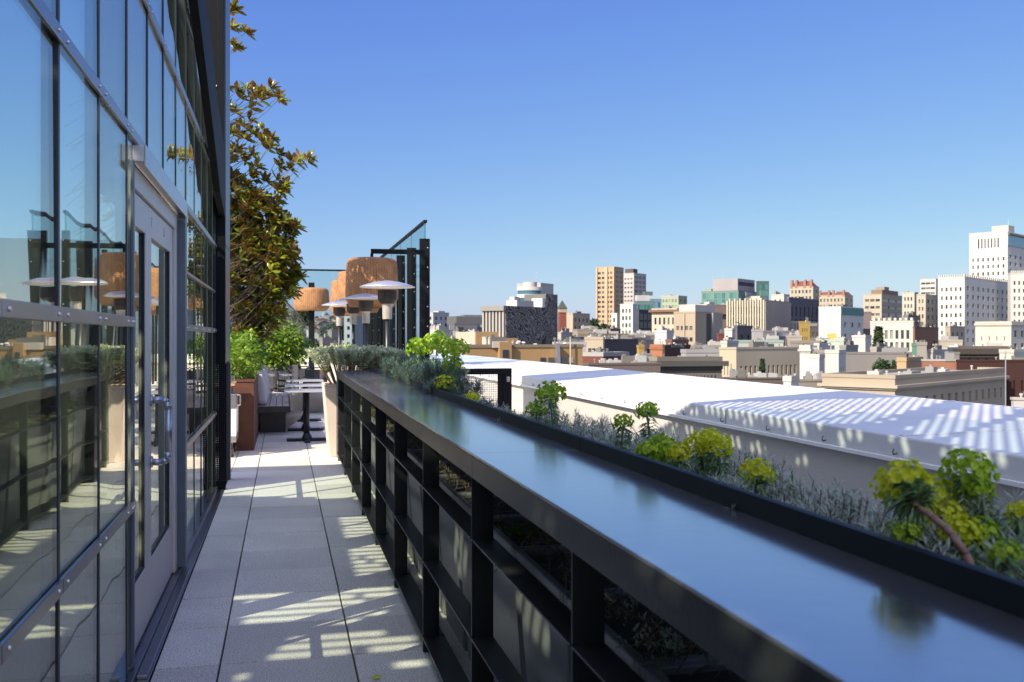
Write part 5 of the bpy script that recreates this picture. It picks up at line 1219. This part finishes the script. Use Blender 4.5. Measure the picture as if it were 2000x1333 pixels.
bldg('white_roof_block','pale grey low block with gabled roof unit behind the dark ornate building','building',1330,1340,1404,690,128,(.44,.42,.41),None,None,a=14,roofbits=5)
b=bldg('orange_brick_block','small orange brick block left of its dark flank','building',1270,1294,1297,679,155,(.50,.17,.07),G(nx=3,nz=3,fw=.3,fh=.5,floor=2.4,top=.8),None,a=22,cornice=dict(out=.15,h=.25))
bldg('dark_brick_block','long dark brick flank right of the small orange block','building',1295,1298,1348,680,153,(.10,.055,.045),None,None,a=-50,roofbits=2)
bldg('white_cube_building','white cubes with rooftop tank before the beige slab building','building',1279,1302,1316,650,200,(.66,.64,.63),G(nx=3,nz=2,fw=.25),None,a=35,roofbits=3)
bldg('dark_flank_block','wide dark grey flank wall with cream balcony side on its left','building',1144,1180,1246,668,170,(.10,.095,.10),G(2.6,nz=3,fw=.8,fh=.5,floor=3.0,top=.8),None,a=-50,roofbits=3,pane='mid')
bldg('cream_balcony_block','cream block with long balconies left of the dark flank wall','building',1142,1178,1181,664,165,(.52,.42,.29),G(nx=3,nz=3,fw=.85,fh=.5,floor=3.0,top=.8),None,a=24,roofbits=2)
bldg('red_brick_row','low red brick row right of the ochre building','building',1132,1178,1228,697,112,(.22,.055,.035),None,G(nx=5,nz=2,fw=.3),a=20,roofbits=3,par_col=(.45,.42,.4))
bldg('yellow_shopfront','tiny yellow-fronted building between dark flank and orange brick','building',1244,1248,1258,680,160,(.55,.33,.05),None,G(nx=2,nz=2,fw=.4,fh=.5,floor=2.4,top=.6),a=18)
bldg('glass_low_block','low grey block with small windows below the cream apartment block','building',1090,1098,1150,668,230,(.34,.34,.36),None,G(2.6,nz=3,fw=.4),a=18,roofbits=3)
bldg('white_low_block','long low white wall with sheds behind the ochre building','building',1080,1090,1145,676,120,(.60,.58,.57),None,None,a=12,roofbits=4)
bldg('brown_low_block','long brown low roof before the foot of the brown tower','building',1130,1150,1240,655,300,(.22,.17,.13),None,G(3.5,nz=2,fw=.4),a=22,roofbits=4)
bldg('brown_low_block','jumble of small brown roofs before the dark glass block','building',1214,1226,1285,658,260,(.30,.24,.20),None,G(3.2,nz=2,fw=.4),a=25,roofbits=5)
bldg('brick_low_block','dark brick low block at the foot of the ribbed building','building',1400,1404,1424,655,240,(.25,.06,.05),None,None,a=25)
# --- ochre building
d=72; b=bldg('ochre_building','ochre stucco building with rooftop sheds directly beyond the white roof','building',900,903,1138,680,d,(.50,.285,.095),None,None,a=7,par=.25,par_col=(.30,.22,.13),depth=10)
def ox(px): return (px-903)/235*b.Lr
def oz(py): return b.H+(680-py)/FPX*d
addbox(b,'stair_house',ox(948),ox(992),2,6,b.H+.01,oz(648),(.50,.29,.10)); addbox(b,'stair_house_lit_side',ox(948)-.12,ox(948)-.002,2,6,b.H+.01,oz(648),(.68,.58,.42))  # sunlight on the left side painted in as a paler slab
addbox(b,'center_bay',ox(969),ox(992),-.4,-.01,0,oz(668),(.48,.275,.095)); addbox(b,'bay_window',ox(974.5),ox(985),-.46,-.401,oz(699),oz(684),PM['black']); addbox(b,'east_shed',ox(992.3),ox(1036),2.5,6,b.H+.01,oz(661),(.48,.28,.10))
m=MB(); m.prism([(-.2,oz(680)),(1.9,oz(680)),(1.9,oz(658)),(-.2,oz(668))],'x',ox(958),ox(988)); m.build('skylight_house',wallm((.66,.58,.48)),b.root)
for px in (1052,1068,1094,1108): addbox(b,'window',ox(px),ox(px)+.45,-.05,-.01,oz(712),oz(700.5),PM['mid'])
for px in (1056,1096): pass
m=MB(); m.prism([(ox(1080),oz(672)),(ox(1085),oz(671)),(ox(1087),oz(720)),(ox(1081),oz(735))],'y',-.5,-.06); m.build('metal_duct',M['silver'],b.root)
m=MB(); m.tube((ox(1109),-.3,oz(740)),(ox(1109),-.3,oz(658)),.05,.05,8); m.build('standpipe',M['bwood'],b.root)
m=MB(); m.box(ox(1036),ox(1078),1.2,1.3,oz(676),oz(674)); [m.box(ox(p),ox(p)+.06,1.2,1.3,b.H,oz(676)) for p in (1037,1048,1060,1072)]; m.build('roof_railing',M['cap'],b.root)
for px,hh in ((915,4),(926,5),(1010,6),(1016,5),(1021,7),(1030,6),(1054,4),(1114,5)):
    m=MB(); m.lathe([(0,b.H),(.13,b.H),(.11,oz(680-hh*1.4)),(.2,oz(680-hh*1.5)),(.12,oz(680-hh*2)),(0,oz(680-hh*2))],(ox(px),1.0,0),12); m.build('roof_vent',wallm((.66,.64,.6)),b.root)
# --- near right row
bldg('long_grey_wall_building','long plain grey-beige wall behind the twin conifers','building',1650,1662,1874,692,145,(.30,.27,.25),None,None,a=12,par=.3,roofbits=2)
b=bldg('teal_roof_shed','small teal shed on a raised grey block before the brick side building','building',1781,1783,1792,677,140,(.14,.36,.27),None,None,a=12,depth=4)
bldg('raised_grey_block','raised grey block carrying the small teal shed','building',1790,1792,1810,675,139,(.42,.38,.33),None,None,a=12,depth=5)
bldg('white_block','white slab building with window stripe, left of the long grey wall','building',1612,1638,1652,691,128,(.70,.66,.58),None,G(nx=2,nz=4,fw=.3,fh=.5,floor=2.4,top=1.2),a=26)
bldg('white_block','tall white slab building right of the cream windowed building','building',1562,1582,1586,682,124,(.72,.68,.60),None,G(nx=1,nz=3,fw=.3),a=26,cornice=dict(out=.2,h=.3))
bldg('white_block','lower white slab with shaded right side next to the tall white slab','building',1578,1600,1610,700,118,(.72,.69,.62),None,G(nx=1,nz=3,fw=.3,floor=2.4),a=26)
bldg('dark_cornice_building','dark building with a wavy ornate cornice below the plain cream building','building',1872,1876,1976,682,165,(.16,.125,.10),None,G(2.6,nz=2,fw=.4,fh=.6),a=12,pane='black',cornice=dict(out=.7,h=.9,col=(.07,.055,.045)))
bldg('pale_green_block','pale green low block at the right edge above the dark brick wall','building',1952,1980,2020,690,128,(.60,.60,.50),None,G(nx=3,nz=1,fw=.5),a=18)
bldg('tan_block','tan square block left of the lit brick building','building',1752,1770,1802,707,112,(.60,.38,.19),None,None,a=30,depth=5)
bldg('lit_brick_building','red-brown brick building with pale window frames right of the tan block','building',1800,1802,1870,706,111,(.40,.16,.085),None,G(nx=5,nz=3,fw=.3,fh=.5,floor=2.2,top=1.7),a=12,pane='mid',par_col=(.5,.46,.4),par=.25)
bldg('dark_brick_building','long dark red brick wall running to the right edge of the photo','building',1868,1871,2030,707,110,(.065,.020,.016),None,G(nx=9,nz=4,fw=.22,fh=.5,floor=2.3,top=1.6),a=12,pane='mid',roofbits=0,par=.25)  # shade on this face is put into an even darker brick colour
b=bldg('beige_cornice_building','long beige low building with deep cornice nearest beyond the white roof','building',1606,1748,1964,741,86,(.50,.40,.28),G(nx=10,nz=1,fw=.4,fh=.3,floor=2.0,top=1.2),G(nx=15,nz=2,fw=.36,fh=.5,floor=2.1,top=1.35),a=-57,par=.35,cornice=dict(out=.35,h=.28,off=.55,col=(.54,.45,.33)),pane='mid',roofbits=3)
bldg('white_hut','white rooftop hut with small louvres just beyond the white roof','hut',1530,1545,1560,746,88,(.66,.62,.60),None,G(nx=3,nz=1,fw=.4,fh=.4,floor=1.0,top=.3),a=30,depth=2)
bldg('low_dark_roofs','low dark roofs with red stacks in front of the cream windowed building','building',1400,1412,1540,742,100,(.16,.12,.10),None,None,a=10,roofbits=6,par=.2)
bldg('low_grey_roofs','low grey roofs in front of the white slabs and the cream building','building',1540,1552,1660,746,92,(.32,.27,.23),None,None,a=12,roofbits=5,par=.2)
bldg('low_brown_block','low brown block below the red brick row right of the ochre building','building',1138,1150,1290,714,105,(.19,.14,.12),None,G(nx=9,nz=1,fw=.4,fh=.5,floor=2.2,top=.8),a=9,roofbits=6,par=.25,pane='mid')
bldg('low_cream_block','low cream strip building between the brown block and the ornate dark one','building',1240,1246,1282,706,108,(.52,.45,.34),None,None,a=12,roofbits=2)
bldg('street_wing','small brick gatehouse at the far right under the lamp post','building',1975,1980,2030,782,70,(.6,.55,.5),None,None,a=12,par=.2,depth=4)
c=pd(1964,Y0,84); t=thing('lamp_post','thin grey pole standing before the dark brick wall at the right','pole',(c.x,c.y,GZ)); MB().tube((0,0,0),(0,0,HC-(687-Y0)/FPX*84-GZ),.09,.05,8).build('pole',M['silver'],t)
# backdrop filler blocks between the rows
fills=[(838,846,872,640,420,'grey-white low row above the left green flower heads',(.44,.43,.44)),(912,920,946,642,330,'brown-grey low block under the slate attic office',(.24,.22,.22)),
(1088,1096,1118,652,310,'small pale cube at the foot of the brick tower',(.52,.48,.44)),(1150,1156,1186,660,240,'low brown flat block under the dark trees',(.27,.21,.17)),(1200,1208,1240,672,210,'charcoal flat block in front of the dark flank',(.13,.12,.12)),
(1248,1256,1276,668,220,'little beige cube above the yellow shopfront',(.48,.41,.32)),(1300,1312,1345,668,190,'brown brick cube left of the beige slab foot',(.28,.13,.08)),(1408,1420,1442,672,150,'tiny white cube above the white side of the cream windowed building',(.66,.62,.55)),
(1500,1508,1534,662,200,'mauve-grey cube with flat roof behind the mint eave',(.28,.26,.30)),(1536,1542,1566,660,205,'small cream cube right of the purple-grey roofs',(.56,.50,.40)),(1590,1600,1622,676,170,'white small cube left of the pale green ornate building',(.64,.62,.58)),
(1640,1652,1676,680,160,'small grey cube below the pale green ornate building',(.36,.34,.32)),(1700,1712,1742,684,150,'low beige cube at the foot of the dark conifer',(.50,.44,.36)),(1812,1822,1850,690,140,'pale flat-roofed cube right of the raised grey block',(.52,.48,.42)),
(1846,1856,1884,640,330,'narrow tan block hugging the foot of the big white building',(.46,.38,.28)),(1764,1774,1796,618,400,'dark grey low block under the gridded cream block',(.22,.21,.21)),(842,860,884,656,330,'pale block low behind the left green flower heads',(.55,.52,.48)),(884,896,915,650,280,'grey cube with flat roof left of the cream narrow block',(.30,.30,.32)),
(1118,1128,1172,646,360,'long low tan row under the cream apartment block',(.40,.33,.26)),(1180,1192,1212,645,380,'brown low block under the white grid wing',(.24,.17,.13)),
(1270,1282,1304,660,300,'cream low block under the civic building',(.52,.46,.36)),(1405,1412,1436,664,270,'white low block at the left foot of the ribbed building',(.60,.57,.52)),
(1490,1500,1546,655,285,'grey low block at the foot of the blank beige wall',(.30,.28,.28)),(1558,1566,1604,640,320,'dark block with an ochre front under the slate block',(.14,.12,.12)),
(1655,1668,1705,645,300,'long low shed left of the deco building',(.16,.13,.12)),(1830,1838,1880,668,240,'low cream row at the foot of the big white building',(.56,.49,.40)),
(1824,1850,1908,684,180,'low white flat roofs before the big white building',(.55,.50,.44)),(1686,1696,1725,632,360,'brown low block under the cream offices',(.34,.26,.20)),
(1345,1352,1420,680,180,'small tan block right of the dark brick flank',(.40,.33,.25)),(1235,1240,1262,664,210,'dark roofed cube behind the yellow shopfront',(.12,.11,.12)),(1560,1570,1612,690,160,'small beige cube above the white slabs',(.46,.40,.33))]
for (a_,b_,c_,y_,d_,lab,cl) in fills: bldg('low_building',lab,'building',a_,b_,c_,y_,d_,cl,G(2.4,nz=3,fw=.42,floor=2.8),G(2.4,nz=3,fw=.42,floor=2.8),a=35,roofbits=3)
addy=bldg('ochre_front_house','ochre-yellow narrow front on a dark block under the slate block','building',1560,1562,1582,631,300,(.50,.33,.06),None,G(nx=3,nz=3,fw=.4,fh=.4,floor=2.6,top=1),a=15)
# seen through the end windbreak
bldg('banded_tower','grey tower with dark bands and mauve right side seen between the heater poles','tower',672,689,712,608,150,(.45,.44,.47),G(nx=1,nz=9,fw=.8,fh=.45,floor=1.25,top=.8),None,a=8,pane='black',par=.2)
bldg('gabled_house','ochre house roof seen through the windbreak left of the banded tower','house',646,652,676,676,170,(.50,.36,.18),None,G(nx=3,nz=1,fw=.3),a=8)
bldg('pink_block','pinkish block through the windbreak behind the lamp post','building',624,630,648,664,220,(.46,.30,.26),None,G(nx=3,nz=4,fw=.4),a=8,roofbits=1)
bldg('pale_block','pale grey block through the windbreak left of the wicker lamp post','building',576,584,604,664,230,(.50,.50,.47),None,G(nx=4,nz=3,fw=.4),a=8,roofbits=1)
bldg('brown_block','brown apartment block through the windbreak behind the weeping evergreen','building',552,560,582,640,260,(.34,.24,.19),None,G(nx=4,nz=6,fw=.4),a=8)
bldg('tan_block','tan block through the windbreak between the lamp post and heater pole','building',640,648,668,648,300,(.38,.29,.22),None,G(nx=5,nz=4,fw=.4),a=8)
bldg('tall_slab','tall grey slab behind the magnolia crown','building',526,532,556,570,280,(.34,.34,.36),None,G(nx=4,nz=9,fw=.5),a=8)
# hill
hv=[];hf=[];nx,ny=44,20
for i in range(nx+1):
    for j in range(ny+1):
        px=380+ (1240-380)*i/nx; d=1500+1500*j/ny; q=pd(px,Y0,d)
        e=math.exp(-((px-600)/110)**2)*70+math.exp(-((px-700)/60)**2)*12+8*math.sin(i*.9)+6*math.sin(i*2.3+j)
        hv.append((q.x,q.y,GZ+ (max(0,e+22*math.exp(-((px-980)/160)**2)))*math.sin(math.pi*min(1,j/ny*.9+.05))+4*math.sin(i*1.7)*math.sin(j*1.3)))
for i in range(nx):
    for j in range(ny):
        k=i*(ny+1)+j; hf.append((k,k+ny+1,k+ny+2,k+1))
me=bpy.data.meshes.new('hill'); me.from_pydata(hv,[],hf); me.update()
hm=mat('hillside',(.07,.09,.10),.95,0,.3,.02,col2=(.22,.20,.19)); tag(link('hill',me,hm,smooth=True),'hazy residential hill beyond the end of the terrace',None,kind='structure')
from mathutils.bvhtree import BVHTree
bv=BVHTree.FromPolygons([Vector(v) for v in hv],hf)
hp=None
for k in range(70):
    px=random.uniform(560,720); d=random.uniform(1550,2300); q=pd(px,Y0,d); r=bv.ray_cast(Vector((q.x,q.y,300)),Vector((0,0,-1)))
    if r[0] is None: continue
    z=r[0].z
    if hp is None:
        t=thing('hill_house','tiny pale house among many on the hazy hillside','house',(q.x,q.y,z),.3,'tiny houses scattered on the hillside')
        MB().box(-9,9,-7,7,-6,9).build('wall',wallm((.50,.46,.42)),t); m=MB(); m.prism([(-9.6,9.05),(9.6,9.05),(0,13)],'y',-7.5,7.5); m.build('roof',wallm((.25,.15,.12)),t); hp=t
    else: dup(hp,(q.x,q.y,z),random.uniform(-.6,.6),scale=(random.uniform(.6,1.6),random.uniform(.6,1.2),random.uniform(.7,1.5)))
q=pd(633,Y0,2000); r=bv.ray_cast(Vector((q.x,q.y,400)),Vector((0,0,-1))); z=r[0].z if r[0] else 40
t=thing('hilltop_tower','tiny domed white tower on the crest of the hill behind the lamps','tower',(q.x,q.y,z)); m=MB(); m.box(-5,5,-5,5,-4,22); m.build('shaft',wallm((.55,.52,.48)),t); MB().lathe([(0,22.1),(5,22.1),(4.4,26),(2.4,29),(0,30)],n=16).build('dome',wallm((.40,.42,.42)),t)
# trees in the city
def citytree(px,py_top,py_base,wpx,d,label,name='city_tree',cat='tree',mt='darkleaf',cone=False,n=900,leaf=.5):
    bq=pd(px,py_base,d); h=(py_base-py_top)/FPX*d; R=wpx/2/FPX*d; t=thing(name,label,cat,(bq.x,bq.y,bq.z-2))
    dd=rng.normal(0,1,(n,3)); dd/=np.linalg.norm(dd,axis=1,keepdims=True); r=rng.random(n)**.33
    if cone:
        zz=rng.random(n)**.8; a=rng.random(n)*6.28; tier=.65+.35*np.sin(zz*40); rad=R*(1-zz)*tier*np.sqrt(rng.random(n))*1.05
        P=np.stack([rad*np.cos(a),rad*np.sin(a),2+zz*h],1)
    else:
        lump=1+.25*np.sin(dd[:,0]*6)*np.cos(dd[:,1]*5+dd[:,2]*4); P=dd*(r*lump)[:,None]*np.array([R,R,h*.45])+np.array([0,0,2+h*.52])
    V,F=leaves(P,rng.normal(0,1,(n,3)),leaf*(.6+.8*rng.random(n)),leaf*.6*np.ones(n),droop=.1)
    link('crown',npmesh('crown',V,F),M[mt],t); MB().tube((0,0,-8),(0,0,2+h*.6),R*.08+.06,.04,8).build('trunk',M['bark'],t)
citytree(1716,642,690,27,196,'dark conifer standing before the white deco building',cone=True,n=1600,leaf=.9)
citytree(1723,702,737,34,118,'rounded dark shrub-like tree, larger one before the long grey wall',n=1500,leaf=.35)
citytree(1746,706,737,14,118,'slender dark conifer, smaller one before the long grey wall',cone=True,n=700,leaf=.3)
citytree(1489,704,732,14,128,'small green tree in front of the cream windowed building',cone=True,n=900,leaf=.35)
citytree(1160,624,645,16,520,'dark round tree clump left of the brown tower',n=900,leaf=1.4)
citytree(1180,634,652,22,420,'dark low tree at the foot of the brown tower',n=900,leaf=1.2)
citytree(655,632,668,60,420,'broad brown-green tree seen through the windbreak behind the heaters',n=2400,leaf=1.3)
citytree(590,600,640,36,500,'dark tree on the slope behind the wicker lamp',n=1400,leaf=1.5)
citytree(612,660,690,26,300,'small green tree by the pale block through the windbreak',n=900,leaf=.7)
